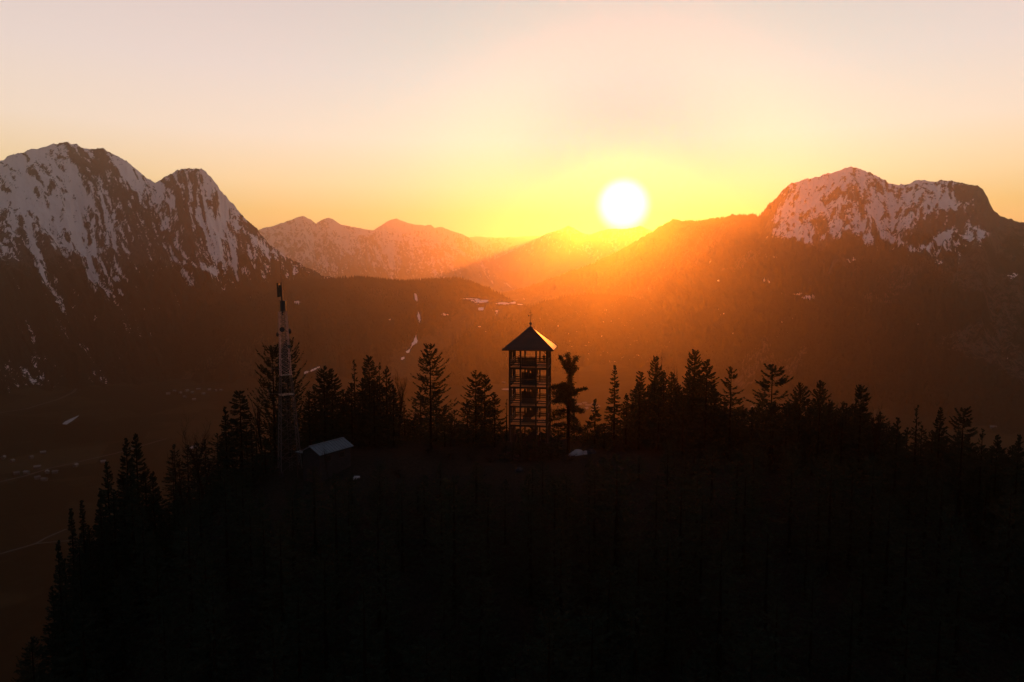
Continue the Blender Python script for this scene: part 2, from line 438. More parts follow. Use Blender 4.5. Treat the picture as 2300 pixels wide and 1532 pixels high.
# valley floor: one sheet out to the horizon
def valley_mat():
    m, nt, b = new_mat("valley_fields", 0.95)
    v = nt.nodes.new("ShaderNodeTexVoronoi"); v.inputs["Scale"].default_value = 0.0045
    t = nt.nodes.new("ShaderNodeTexCoord"); nt.links.new(t.outputs["Object"], v.inputs["Vector"])
    n = noise_tex(nt, 0.002, 5, 0.6)
    n2 = noise_tex(nt, 0.05, 4, 0.6)
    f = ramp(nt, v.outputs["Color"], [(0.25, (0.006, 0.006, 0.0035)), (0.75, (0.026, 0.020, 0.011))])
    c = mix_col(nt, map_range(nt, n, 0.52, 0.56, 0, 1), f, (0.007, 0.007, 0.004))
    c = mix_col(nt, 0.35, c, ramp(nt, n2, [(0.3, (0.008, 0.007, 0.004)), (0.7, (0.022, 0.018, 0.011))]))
    nt.links.new(c, b.inputs["Base Color"])
    return m
S = 31000.0
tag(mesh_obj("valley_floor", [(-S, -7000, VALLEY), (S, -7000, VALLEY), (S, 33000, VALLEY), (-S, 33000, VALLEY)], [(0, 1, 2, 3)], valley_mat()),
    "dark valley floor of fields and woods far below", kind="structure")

# ------------------------------------------------------------------ woods on the far slopes (too far to tell trees apart)
M_WOOD = simple_mat("far_conifers", (0.007, 0.007, 0.0045), 1.0, 0.4, 0.02)
def far_forest(name, label, P, count, rows, cols, seed, hrange=(13, 24), keep=None, sides=5):
    rs = np.random.RandomState(seed)
    nr, na = P.shape[:2]
    i = rs.uniform(rows[0] * (nr - 1), rows[1] * (nr - 1), count); j = rs.uniform(cols[0] * (na - 1), cols[1] * (na - 1), count)
    i0 = i.astype(int); j0 = j.astype(int); fi = (i - i0)[:, None]; fj = (j - j0)[:, None]
    i1 = np.minimum(i0 + 1, nr - 1); j1 = np.minimum(j0 + 1, na - 1)
    p = (P[i0, j0] * (1 - fj) + P[i0, j1] * fj) * (1 - fi) + (P[i1, j0] * (1 - fj) + P[i1, j1] * fj) * fi
    if keep is not None:
        p = p[keep(p, rs)]
    n = len(p)
    h = rs.uniform(*hrange, n) * (0.75 + 0.5 * fbm(p[:, 0] / 130, p[:, 1] / 130, 2)); r = h * rs.uniform(0.14, 0.22, n)
    a = np.arange(sides) * 2 * math.pi / sides
    ring = np.stack([np.cos(a), np.sin(a), 0 * a], 1)
    V = np.zeros((n, sides + 1, 3))
    V[:, :sides] = p[:, None, :] + ring[None] * r[:, None, None] - np.array([0, 0, 1.5])
    V[:, sides] = p + np.stack([0 * h, 0 * h, h], 1)
    base = np.arange(n)[:, None, None] * (sides + 1)
    k = np.arange(sides)
    F = base + np.stack([k, (k + 1) % sides, np.full(sides, sides)], 1)[None]
    o = mesh_obj(name, V.reshape(-1, 3), F.reshape(-1, 3), M_WOOD)
    tag(o, label, kind="stuff")
nfH = q(200) / (q(200) + 20.0); nfR = q(360) / (q(360) + 30.0)
def keep_hill(p, rs):
    px, py = project(p)
    o = seg_field(px, py, [(1160, 690), (1060, 700), (1000, 760), (900, 810)], 30)
    sn = snow_hill(px, py, p[:, 2], 0, p[:, 0], p[:, 1], 0)[0]
    return (rs.rand(len(p)) > o * 1.3) & (sn < 0.1)
def keep_right(p, rs):
    px, py = project(p)
    bare = sstep(1680, 1760, px) * sstep(600, 500, py)
    sn = snow_right(px, py, p[:, 2], 0, p[:, 0], p[:, 1], 0)[0]
    return (rs.rand(len(p)) > bare * 1.15) & ((sn < 0.1) | (rs.rand(len(p)) < 0.12))
far_forest("hill_crest_woods", "wooded crest of the low hill in the valley", P_HILL, 9000, (nfH * 0.86, nfH), (0.05, 0.95), 1, keep=keep_hill)
far_forest("hill_woods", "dense woods on the face of the low valley hill", P_HILL, 16000, (0.1, nfH * 0.9), (0.02, 0.98), 2, keep=keep_hill)
nfS = q(140) / (q(140) + 20.0)
far_forest("spur_woods", "woods on the dark spur below the right mountain", P_SPUR, 9000, (0.1, nfS), (0.02, 0.98), 6)
far_forest("flank_crest_woods", "tree-toothed crest of the wooded right flank", P_RIGHT, 9000, (nfR * 0.93, nfR), (0.02, 0.5), 3, hrange=(10, 22), keep=keep_right)
far_forest("flank_woods", "dark woods covering the right mountain's flank", P_RIGHT, 26000, (0.05, nfR * 0.96), (0.02, 0.75), 4, keep=keep_right)

# ------------------------------------------------------------------ the summit hill
ZX = ([-900, -400, -200, -120, -95, -79, -66, -55, -45, -30, 25, 60, 100, 160, 300, 700, 1200],
      [-440, -400, -230, -112, -76, -47, -24, -10, -3, 0, 0, -3, -10, -34, -130, -430, -470])
ZY = ([-200, 0, 40, 60, 75, 86, 94, 104, 125, 150, 200, 300, 500, 900, 1400],
      [-200, -56, -33, -18, -8.5, -3.5, -1, 0, -1, -9, -36, -100, -235, -440, -480])
def ground(x, y):
    x = np.asarray(x, dtype=float); y = np.asarray(y, dtype=float)
    xs = np.where(x < 0, x - np.clip(112 - y, 0, 120) * 0.28, x)
    z = np.interp(xs, *ZX) + np.interp(y, *ZY)
    z = z + (fbm(x / 22 + 3, y / 22, 4) - 0.5) * 2.2 + (fbm(x / 4, y / 4 + 8, 3) - 0.5) * 0.7
    return np.maximum(z, VALLEY - 8)
def gz(x, y): return float(ground(np.array([x]), np.array([y]))[0])

def summit():
    xs = np.concatenate([np.linspace(-760, -130, 40, endpoint=False), np.linspace(-130, 150, 240, endpoint=False), np.linspace(150, 900, 40)])
    ys = np.concatenate([np.linspace(-160, 30, 24, endpoint=False), np.linspace(30, 170, 150, endpoint=False), np.linspace(170, 1200, 50)])
    X, Y = np.meshgrid(xs, ys)
    Z = ground(X, Y)
    P = np.stack([X, Y, Z], -1).reshape(-1, 3)
    idx = np.arange(P.shape[0]).reshape(X.shape)
    F = np.stack([idx[:-1, :-1].ravel(), idx[:-1, 1:].ravel(), idx[1:, 1:].ravel(), idx[1:, :-1].ravel()], 1)
    m, nt, b = new_mat("forest_floor", 1.0)
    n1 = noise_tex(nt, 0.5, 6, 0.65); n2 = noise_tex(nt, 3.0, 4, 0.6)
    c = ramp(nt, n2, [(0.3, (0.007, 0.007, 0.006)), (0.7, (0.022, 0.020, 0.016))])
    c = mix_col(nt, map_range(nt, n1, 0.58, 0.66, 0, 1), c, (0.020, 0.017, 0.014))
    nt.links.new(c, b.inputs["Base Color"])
    bp = nt.nodes.new("ShaderNodeBump"); bp.inputs["Distance"].default_value = 0.3
    nt.links.new(n2, bp.inputs["Height"]); nt.links.new(bp.outputs[0], b.inputs["Normal"])
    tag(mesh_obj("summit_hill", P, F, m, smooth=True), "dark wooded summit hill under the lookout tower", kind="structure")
summit()

# ------------------------------------------------------------------ mesh builders
class MB:
    """collects boxes, beams and tubes into one mesh"""
    def __init__(self): self.v = []; self.f = []
    def add(self, vs, fs):
        b = len(self.v); self.v += [tuple(v) for v in vs]; self.f += [tuple(b + i for i in f) for f in fs]
    def box(self, c, s, rot=None):
        c = Vector(c); h = Vector(s) / 2
        vs = [Vector((sx * h.x, sy * h.y, sz * h.z)) for sx in (-1, 1) for sy in (-1, 1) for sz in (-1, 1)]
        if rot is not None: vs = [rot @ v for v in vs]
        self.add([c + v for v in vs], [(0, 1, 3, 2), (4, 6, 7, 5), (0, 4, 5, 1), (2, 3, 7, 6), (0, 2, 6, 4), (1, 5, 7, 3)])
    def beam(self, a, b, w, h=None):
        a, b = Vector(a), Vector(b); h = h or w
        d = (b - a); L = d.length
        if L < 1e-6: return
        q_ = d.to_track_quat('X', 'Z').to_matrix()
        self.box((a + b) / 2, (L, w, h), q_)
    def tube(self, pts, rad, n=6, cap=True):
        pts = [Vector(p) for p in pts]
        if not hasattr(rad, '__len__'): rad = [rad] * len(pts)
        b = len(self.v)
        for i, p in enumerate(pts):
            d = (pts[min(i + 1, len(pts) - 1)] - pts[max(i - 1, 0)]).normalized()
            m = d.to_track_quat('Z', 'Y').to_matrix()
            for k in range(n):
                a = 2 * math.pi * k / n
                self.v.append(tuple(p + m @ Vector((math.cos(a) * rad[i], math.sin(a) * rad[i], 0))))
        for i in range(len(pts) - 1):
            for k in range(n):
                k2 = (k + 1) % n
                self.f.append((b + i * n + k, b + i * n + k2, b + (i + 1) * n + k2, b + (i + 1) * n + k))
        if cap:
            self.f.append(tuple(b + k for k in reversed(range(n)))); e = b + (len(pts) - 1) * n
            self.f.append(tuple(e + k for k in range(n)))
    def sphere(self, c, r, seg=10, rings=6, sc=(1, 1, 1)):
        c = Vector(c); b = len(self.v)
        for i in range(1, rings):
            th = math.pi * i / rings
            for k in range(seg):
                a = 2 * math.pi * k / seg
                self.v.append((c.x + r * sc[0] * math.sin(th) * math.cos(a), c.y + r * sc[1] * math.sin(th) * math.sin(a), c.z + r * sc[2] * math.cos(th)))
        t = len(self.v); self.v.append((c.x, c.y, c.z + r * sc[2])); self.v.append((c.x, c.y, c.z - r * sc[2]))
        for k in range(seg):
            k2 = (k + 1) % seg
            self.f.append((t, b + k, b + k2))
            for i in range(rings - 2):
                self.f.append((b + i * seg + k, b + (i + 1) * seg + k, b + (i + 1) * seg + k2, b + i * seg + k2))
            e = b + (rings - 2) * seg
            self.f.append((t + 1, e + k2, e + k))
    def build(self, name, mat, parent=None, smooth=False):
        return mesh_obj(name, self.v, self.f, mat, parent, smooth)

M_TIMBER = simple_mat("dark_weathered_timber", (0.022, 0.014, 0.010), 0.8, 0.35, 4.0)
M_DECK = simple_mat("sun_tinted_deck_boards", (0.30, 0.15, 0.06), 0.8, 0.3, 3.0)  # low sun's orange painted into the board colour and its highlight tint
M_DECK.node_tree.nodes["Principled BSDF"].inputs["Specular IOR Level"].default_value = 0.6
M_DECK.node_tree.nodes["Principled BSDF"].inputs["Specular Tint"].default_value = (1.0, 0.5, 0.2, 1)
M_RAIL = simple_mat("dark_handrail", (0.025, 0.016, 0.010), 0.6, 0.3, 3.0)
M_STEEL = simple_mat("galvanised_steel", (0.045, 0.045, 0.048), 0.7, 0.2, 5.0, 0.2)
M_STEEL_D = simple_mat("dull_grey_steel", (0.03, 0.03, 0.03), 0.6, 0.25, 5.0, 0.2)
M_PINK = simple_mat("pale_red_and_white_paint", (0.34, 0.22, 0.20), 0.6, 0.3, 0.8)
M_BLACK = simple_mat("black_plastic", (0.015, 0.014, 0.013), 0.25, 0.2, 4.0)
M_CONC = simple_mat("weathered_concrete", (0.03, 0.025, 0.025), 0.9, 0.25, 2.0)
M_ROCK = simple_mat("limestone", (0.032, 0.028, 0.030), 0.95, 0.4, 1.2)
M_SNOW = simple_mat("old_snow", (0.20, 0.195, 0.21), 0.9, 0.12, 2.0)
M_BARK = simple_mat("bark", (0.010, 0.008, 0.006), 0.95, 0.35, 4.0)
def roof_mat():
    m, nt, b = new_mat("glossy_dark_roof", 0.5)
    f = noise_tex(nt, 2.0, 4)
    nt.links.new(ramp(nt, f, [(0.3, (0.006, 0.004, 0.003)), (0.7, (0.011, 0.008, 0.006))]), b.inputs["Base Color"])
    b.inputs["Specular IOR Level"].default_value = 0.25
    return m
M_ROOF = roof_mat()
def leaf_mat(name, col):
    m, nt, b = new_mat(name, 0.95)
    f = noise_tex(nt, 1.3, 3)
    c = ramp(nt, f, [(0.3, tuple(x * 0.6 for x in col)), (0.7, tuple(x * 1.5 for x in col))])
    nt.links.new(c, b.inputs["Base Color"])
    tr = nt.nodes.new("ShaderNodeBsdfTranslucent"); nt.links.new(c, tr.inputs[0])
    mx = nt.nodes.new("ShaderNodeMixShader"); mx.inputs[0].default_value = 0.25
    nt.links.new(b.outputs[0], mx.inputs[1]); nt.links.new(tr.outputs[0], mx.inputs[2])
    nt.links.new(mx.outputs[0], nt.nodes["Material Output"].inputs[0])
    return m
M_NEEDLE = leaf_mat("spruce_needles", (0.017, 0.024, 0.017))
M_NEEDLE2 = leaf_mat("pine_needles", (0.020, 0.024, 0.015))
M_TWIG = simple_mat("bare_twigs", (0.014, 0.010, 0.007), 0.95, 0.3, 3.0)

# ------------------------------------------------------------------ lookout tower
def lookout_tower():
    c = at(1191, 1000, 115.0)
    TX, TY = c.x, c.y
    root = empty("lookout_tower", (TX, TY, 0), math.radians(-8.2))
    tag(root, "tall open timber lookout tower with pyramid roof on the summit", "tower")
    HW = 3.1
    decks = [4.15, 7.35, 10.55, 13.75]
    eave, apex = 17.0, 20.35
    R = random.Random(4)
    # footings and posts
    for sx in (-1, 1):
        for sy in (-1, 1):
            g = gz(TX + sx * HW, TY + sy * HW)
            f = MB(); f.box((sx * HW, sy * HW, (g - 0.8 + 1.2) / 2), (0.75, 0.75, 1.2 - g + 0.8)); f.build("footing", M_CONC, root)
            p = MB(); p.box((sx * HW, sy * HW, (1.2 + eave) / 2 + 0.05), (0.28, 0.28, eave - 1.2 + 0.1)); p.build("corner_post", M_TIMBER, root)
    for sx, sy in ((-0.42, -1), (0.42, -1), (-0.42, 1), (0.42, 1), (-1, -0.42), (-1, 0.42), (1, -0.42), (1, 0.42)):
        x, y = sx * HW, sy * HW
        p = MB(); p.box((x, y, (0.1 + eave) / 2), (0.24, 0.24, eave - 0.1)); p.build("post", M_TIMBER, root)
        g = gz(TX + x, TY + y)
        f = MB(); f.box((x, y, (g - 0.6 + 0.15) / 2), (0.5, 0.5, 0.75 - g)); f.build("footing", M_CONC, root)
    # decks: boards run left-right with gaps, hole in the middle for the stairs
    core = 1.32
    for dz in decks:
        d = MB()
        for (a, b_) in (((-HW, -HW), (HW, -HW)), ((-HW, HW), (HW, HW)), ((-HW, -HW), (-HW, HW)), ((HW, -HW), (HW, HW))):
            d.beam((a[0], a[1], dz - 0.22), (b_[0], b_[1], dz - 0.22), 0.16, 0.30)
        for k in (-0.42, 0.42):
            d.beam((-HW + 0.09, k * HW, dz - 0.2), (HW - 0.09, k * HW, dz - 0.2), 0.12, 0.22)
        fr = d.build("deck_frame", M_TIMBER, root)
        n = 30
        bw = 2 * (HW - 0.1) / n
        for k in range(n):
            y = -HW + 0.1 + (k + 0.5) * bw
            spans = [(-HW + 0.1, HW - 0.1)] if abs(y) > core else [(-HW + 0.1, -core), (core, HW - 0.1)]
            for (xa, xb) in spans:
                b = MB(); b.box(((xa + xb) / 2, y, dz - 0.02 + R.uniform(-0.006, 0.006)), (xb - xa, bw - 0.02, 0.05)); b.build("board", M_DECK, fr)
    # railings on the four sides of every deck
    for dz in decks:
        for ax in range(4):
            rot = Matrix.Rotation(ax * math.pi / 2, 3, 'Z')
            r = MB()
            r.box(rot @ Vector((0, -HW + 0.02, dz + 1.12)), (2 * HW - 0.26, 0.12, 0.07) if ax % 2 == 0 else (0.12, 2 * HW - 0.26, 0.07))
            r.box(rot @ Vector((0, -HW + 0.02, dz + 0.16)), (2 * HW - 0.26, 0.05, 0.07) if ax % 2 == 0 else (0.05, 2 * HW - 0.26, 0.07))
            for hz_, hh in ((0.80, 0.20), (0.42, 0.16)):
                r.box(rot @ Vector((0, -HW + 0.05, dz + hz_)), (2 * HW - 0.26, 0.03, hh) if ax % 2 == 0 else (0.03, 2 * HW - 0.26, hh))
            rail = r.build("railing", M_RAIL, root)
            bl = MB()
            for k in range(44):
                x = -HW + 0.2 + k * (2 * HW - 0.4) / 43
                bl.box(rot @ Vector((x, -HW + 0.02, dz + 0.63)), (0.035, 0.035, 0.88))
            bl.build("balusters", M_STEEL_D, rail)
    # top bracing under the eave
    t = MB()
    for sx in (-1, 1):
        t.beam((sx * HW, -HW, eave - 0.12), (sx * HW, HW, eave - 0.12), 0.2, 0.24); t.beam((-HW, sx * HW, eave - 0.13), (HW, sx * HW, eave - 0.13), 0.2, 0.24)
    t.build("eave_beam", M_TIMBER, root)
    for sx in (-1, 1):
        for sy in (-1, 1):
            k = MB(); k.beam((sx * HW, sy * HW, eave - 1.1), (sx * (HW - 0.9), sy * HW, eave - 0.25), 0.1)
            k.beam((sx * HW, sy * HW, eave - 1.1), (sx * HW, sy * (HW - 0.9), eave - 0.25), 0.1); k.build("knee_brace", M_TIMBER, root)
    # lattice bracing on the two sides
    for sx in (-1, 1):
        for a, b_ in zip([0.6] + decks[:-1], decks):
            k = MB(); k.beam((sx * HW, -HW, a + 0.1), (sx * HW, -HW * 0.42, b_ - 0.35), 0.09); k.beam((sx * HW, HW, a + 0.1), (sx * HW, HW * 0.42, b_ - 0.35), 0.09)
            k.build("side_brace", M_TIMBER, root)
    # switchback stairs with solid board sides in the core
    lv = [0.0] + decks
    for i, (a, b_) in enumerate(zip(lv[:-1], lv[1:])):
        mid = (a + b_) / 2
        for half, (z0, z1, y, dirx) in enumerate(((a, mid, -0.66, 1), (mid, b_, 0.66, -1))):
            st = MB()
            x0, x1 = -dirx * 1.15, dirx * 1.0
            for s in (-1, 1):
                st.beam((x0, y + s * 0.58, z0 + 0.02), (x1, y + s * 0.58, z1 - 0.08), 0.06, 0.34)
            fl = st.build("stair_flight", M_TIMBER, root)
            n = 8
            for k in range(n):
                tr = MB(); f_ = (k + 0.5) / n
                tr.box((x0 + (x1 - x0) * f_, y, z0 + (z1 - z0) * (k + 1) / n - 0.05), (0.29, 1.08, 0.045)); tr.build("tread", M_TIMBER, fl)
            sd = MB()   # boarded balustrade
            for k in range(9):
                f_ = (k + 0.5) / 9; zz = z0 + (z1 - z0) * f_
                sd.box((x0 + (x1 - x0) * f_, y + (-0.63 if half == 0 else 0.63), zz + 0.55), (0.225, 0.04, 1.15))
            sd.build("stair_side_boards", M_TIMBER, fl)
        ld = MB(); ld.box((1.22, 0, mid - 0.08), (0.5, 2.5, 0.12)); ld.build("stair_landing", M_TIMBER, root)
    # partition boards around the stairwell on each deck
    for i, (za, zb) in enumerate(zip(decks, decks[1:] + [decks[-1] + 1.45])):
        for k in range(9):
            top = zb - 0.4 if i < 3 else zb
            if i < 3 and k < 3: top = zb - 1.05 + 0.12 * (k % 2)
            if i < 3 and k == 5: top = za + 1.5
            if i == 0 and k in (0, 1, 2, 5, 6, 7): top = za + 0.3
            b = MB(); b.box((-1.2 + k * 0.29, -core - 0.04, (za + 0.02 + top) / 2), (0.27, 0.04, top - za - 0.02)); b.build("stairwell_board", M_TIMBER, root)
    # roof: four sheathed slopes with seams, eave fascia, ridge caps
    OH = 4.22
    rf = empty("roof"); rf.parent = root
    cs = [(-OH, -OH), (OH, -OH), (OH, OH), (-OH, OH)]
    for k in range(4):
        a, b_ = Vector((*cs[k], eave - 0.30)), Vector((*cs[(k + 1) % 4], eave - 0.30)); p = Vector((0, 0, apex))
        nrm_ = (b_ - a).cross(p - a).normalized()
        s = MB(); off = nrm_ * 0.12
        s.add([a, b_, p, a - off, b_ - off, p - off * 1.5], [(0, 1, 2), (5, 4, 3), (0, 3, 4, 1), (1, 4, 5, 2), (2, 5, 3, 0)])
        sl = s.build("roof_slope", M_ROOF, rf)
        for j in range(1, 9):                              # overlapping shingle courses
            f0 = j / 9.0
            u, w = a.lerp(p, f0 - 0.02), b_.lerp(p, f0 - 0.02); u2, w2 = a.lerp(p, f0 + 0.09), b_.lerp(p, f0 + 0.09)
            cbd = MB(); o1, o2 = nrm_ * 0.035, nrm_ * 0.004
            cbd.add([u + o1, w + o1, w2 + o2, u2 + o2, u - o1 * 0.2, w - o1 * 0.2], [(0, 1, 2, 3), (4, 5, 1, 0), (0, 3, 4), (1, 5, 2)])
            cbd.build("shingle_course", M_ROOF, sl) if f0 < 0.95 else None
        fa = MB(); fa.beam(a + Vector((0, 0, -0.07)), b_ + Vector((0, 0, -0.07)), 0.06, 0.16); fa.build("fascia", M_TIMBER, rf)
        hp = MB(); hp.beam(a + nrm_ * 0.03, p, 0.16, 0.07); hp.build("hip_cap", M_ROOF, rf)
        for j in range(1, 14):
            ra = MB(); e = a.lerp(b_, j / 14.0); ra.beam(e + Vector((0, 0, -0.13)), e.lerp(Vector((0, 0, apex)), 0.27) + Vector((0, 0, -0.24)), 0.08, 0.12); ra.build("rafter", M_TIMBER, rf)
    # finial with ball and weather vane
    v = MB(); v.tube([(0, 0, apex - 0.2), (0, 0, apex + 2.75)], [0.06, 0.025], 6); fin = v.build("finial", M_STEEL_D, root)
    bl = MB(); bl.sphere((0, 0, apex + 0.45), 0.24); bl.build("finial_ball", M_STEEL, fin, True)
    vn = MB(); vn.box((0.0, 0, apex + 1.75), (0.62, 0.03, 0.06)); vn.add([(-0.42, 0, apex + 1.6), (-0.18, 0, apex + 1.75), (-0.42, 0, apex + 1.98), (-0.42, 0.03, apex + 1.6), (-0.18, 0.03, apex + 1.75), (-0.42, 0.03, apex + 1.98)],
           [(0, 1, 2), (5, 4, 3), (0, 3, 4, 1), (1, 4, 5, 2), (2, 5, 3, 0)])
    vn.sphere((0.24, 0, apex + 1.98), 0.09); vn.sphere((-0.2, 0, apex + 2.25), 0.07); vn.box((0, 0, apex + 2.3), (0.34, 0.03, 0.05)); vn.build("weather_vane", M_STEEL_D, fin)
    return root, TX, TY, decks
TOWER, TX, TY, DECKS = lookout_tower()

# ------------------------------------------------------------------ people on the top deck
def person(label, local, face, coat, trousers, scale=1.0, lean=False):
    rm = Matrix.Rotation(math.radians(-8.2), 4, 'Z')
    p = Vector((TX, TY, 0)) + rm @ Vector((local[0], local[1], 0)); p.z = DECKS[3] + 0.012
    root = empty("person", p, face); root.scale = (scale,) * 3
    tag(root, label, "person", "visitors on the top deck")
    J = {"pel": (0, 0, .98), "ches": (0, .01, 1.32), "neck": (0, .01, 1.50), "h0": (0, -.01, 1.57), "h1": (0, -.02, 1.66), "h2": (0, -.01, 1.76)}
    E = [("pel", "ches"), ("ches", "neck"), ("neck", "h0"), ("h0", "h1"), ("h1", "h2")]
    Rr = {"pel": (.16, .12), "ches": (.19, .13), "neck": (.062, .062), "h0": (.075, .085), "h1": (.085, .105), "h2": (.05, .06)}
    for s, sx in (("l", -1), ("r", 1)):
        J[s + "sh"] = (sx * .19, .01, 1.42); Rr[s + "sh"] = (.07, .07)
        el = (sx * .27, -.05, 1.14) if not lean else (sx * .26, -.16, 1.20)
        wr = (sx * .22, -.22, 1.02) if not lean else (sx * .14, -.40, 1.14)
        J[s + "el"] = el; Rr[s + "el"] = (.05, .05); J[s + "wr"] = wr; Rr[s + "wr"] = (.036, .036)
        hd = Vector(wr) + (Vector(wr) - Vector(el)).normalized() * .09
        J[s + "ha"] = tuple(hd); Rr[s + "ha"] = (.03, .045)
        E += [("ches", s + "sh"), (s + "sh", s + "el"), (s + "el", s + "wr"), (s + "wr", s + "ha")]
        for k in range(4):
            nm = s + "f%d" % k; J[nm] = tuple(hd + Vector((sx * (k - 1.5) * .02, -.055 + abs(k - 1) * .008, -.03))); Rr[nm] = (.009, .009); E.append((s + "ha", nm))
        nm = s + "th"; J[nm] = tuple(Vector(wr) + Vector((-sx * .045, -.05, 0))); Rr[nm] = (.01, .01); E.append((s + "wr", nm))
        J[s + "hi"] = (sx * .10, 0, .92); Rr[s + "hi"] = (.10, .11); J[s + "kn"] = (sx * .12, -.03, .5); Rr[s + "kn"] = (.062, .065)
        J[s + "an"] = (sx * .13, .02, .09); Rr[s + "an"] = (.045, .05); J[s + "to"] = (sx * .15, -.16, .04); Rr[s + "to"] = (.045, .035)
        E += [("pel", s + "hi"), (s + "hi", s + "kn"), (s + "kn", s + "an"), (s + "an", s + "to")]
    names = list(J); me = bpy.data.meshes.new("body")
    me.from_pydata([J[n] for n in names], [(names.index(a), names.index(b)) for a, b in E], [])
    o = bpy.data.objects.new("body", me); COL.objects.link(o); o.parent = root
    m, nt, b = new_mat("clothed_figure", 0.9)
    t = nt.nodes.new("ShaderNodeTexCoord"); sp = nt.nodes.new("ShaderNodeSeparateXYZ"); nt.links.new(t.outputs["Object"], sp.inputs[0])
    zr = math_node(nt, 'MULTIPLY', sp.outputs[2], 0.5)
    cr = ramp(nt, zr, [(0.0, (0.015, 0.012, 0.01)), (0.06, trousers), (0.47, coat), (0.75, (0.35, 0.22, 0.16))])
    for n in nt.nodes:
        if n.type == 'VALTORGB': n.color_ramp.interpolation = 'CONSTANT'
    nt.links.new(cr, b.inputs["Base Color"]); me.materials.append(m)
    sk = o.modifiers.new("skin", 'SKIN'); sk.use_smooth_shade = True
    for i, n in enumerate(names):
        me.skin_vertices[0].data[i].radius = Rr[n]
    me.skin_vertices[0].data[names.index("pel")].use_root = True
    ss = o.modifiers.new("smooth", 'SUBSURF'); ss.levels = 1; ss.render_levels = 2
    hr = MB(); hr.sphere((0, 0.005, 1.69), .118, 10, 7, (0.86, 0.98, 0.92)); hr.build("hair", M_BARK, root, True)
    fc = MB(); fc.sphere((0, -.125, 1.645), .02, 6, 4, (.7, 1, 1.2)); fc.build("nose", m, root, True)
    return root
person("person in dark coat standing at the left of the tower's top deck", (-1.72, -1.7, 0), math.radians(172), (0.03, 0.028, 0.03), (0.02, 0.02, 0.025))
person("person leaning on the railing at the right of the tower's top deck", (2.1, 2.35, 0), math.radians(180), (0.035, 0.03, 0.025), (0.02, 0.02, 0.03), 0.97, True)

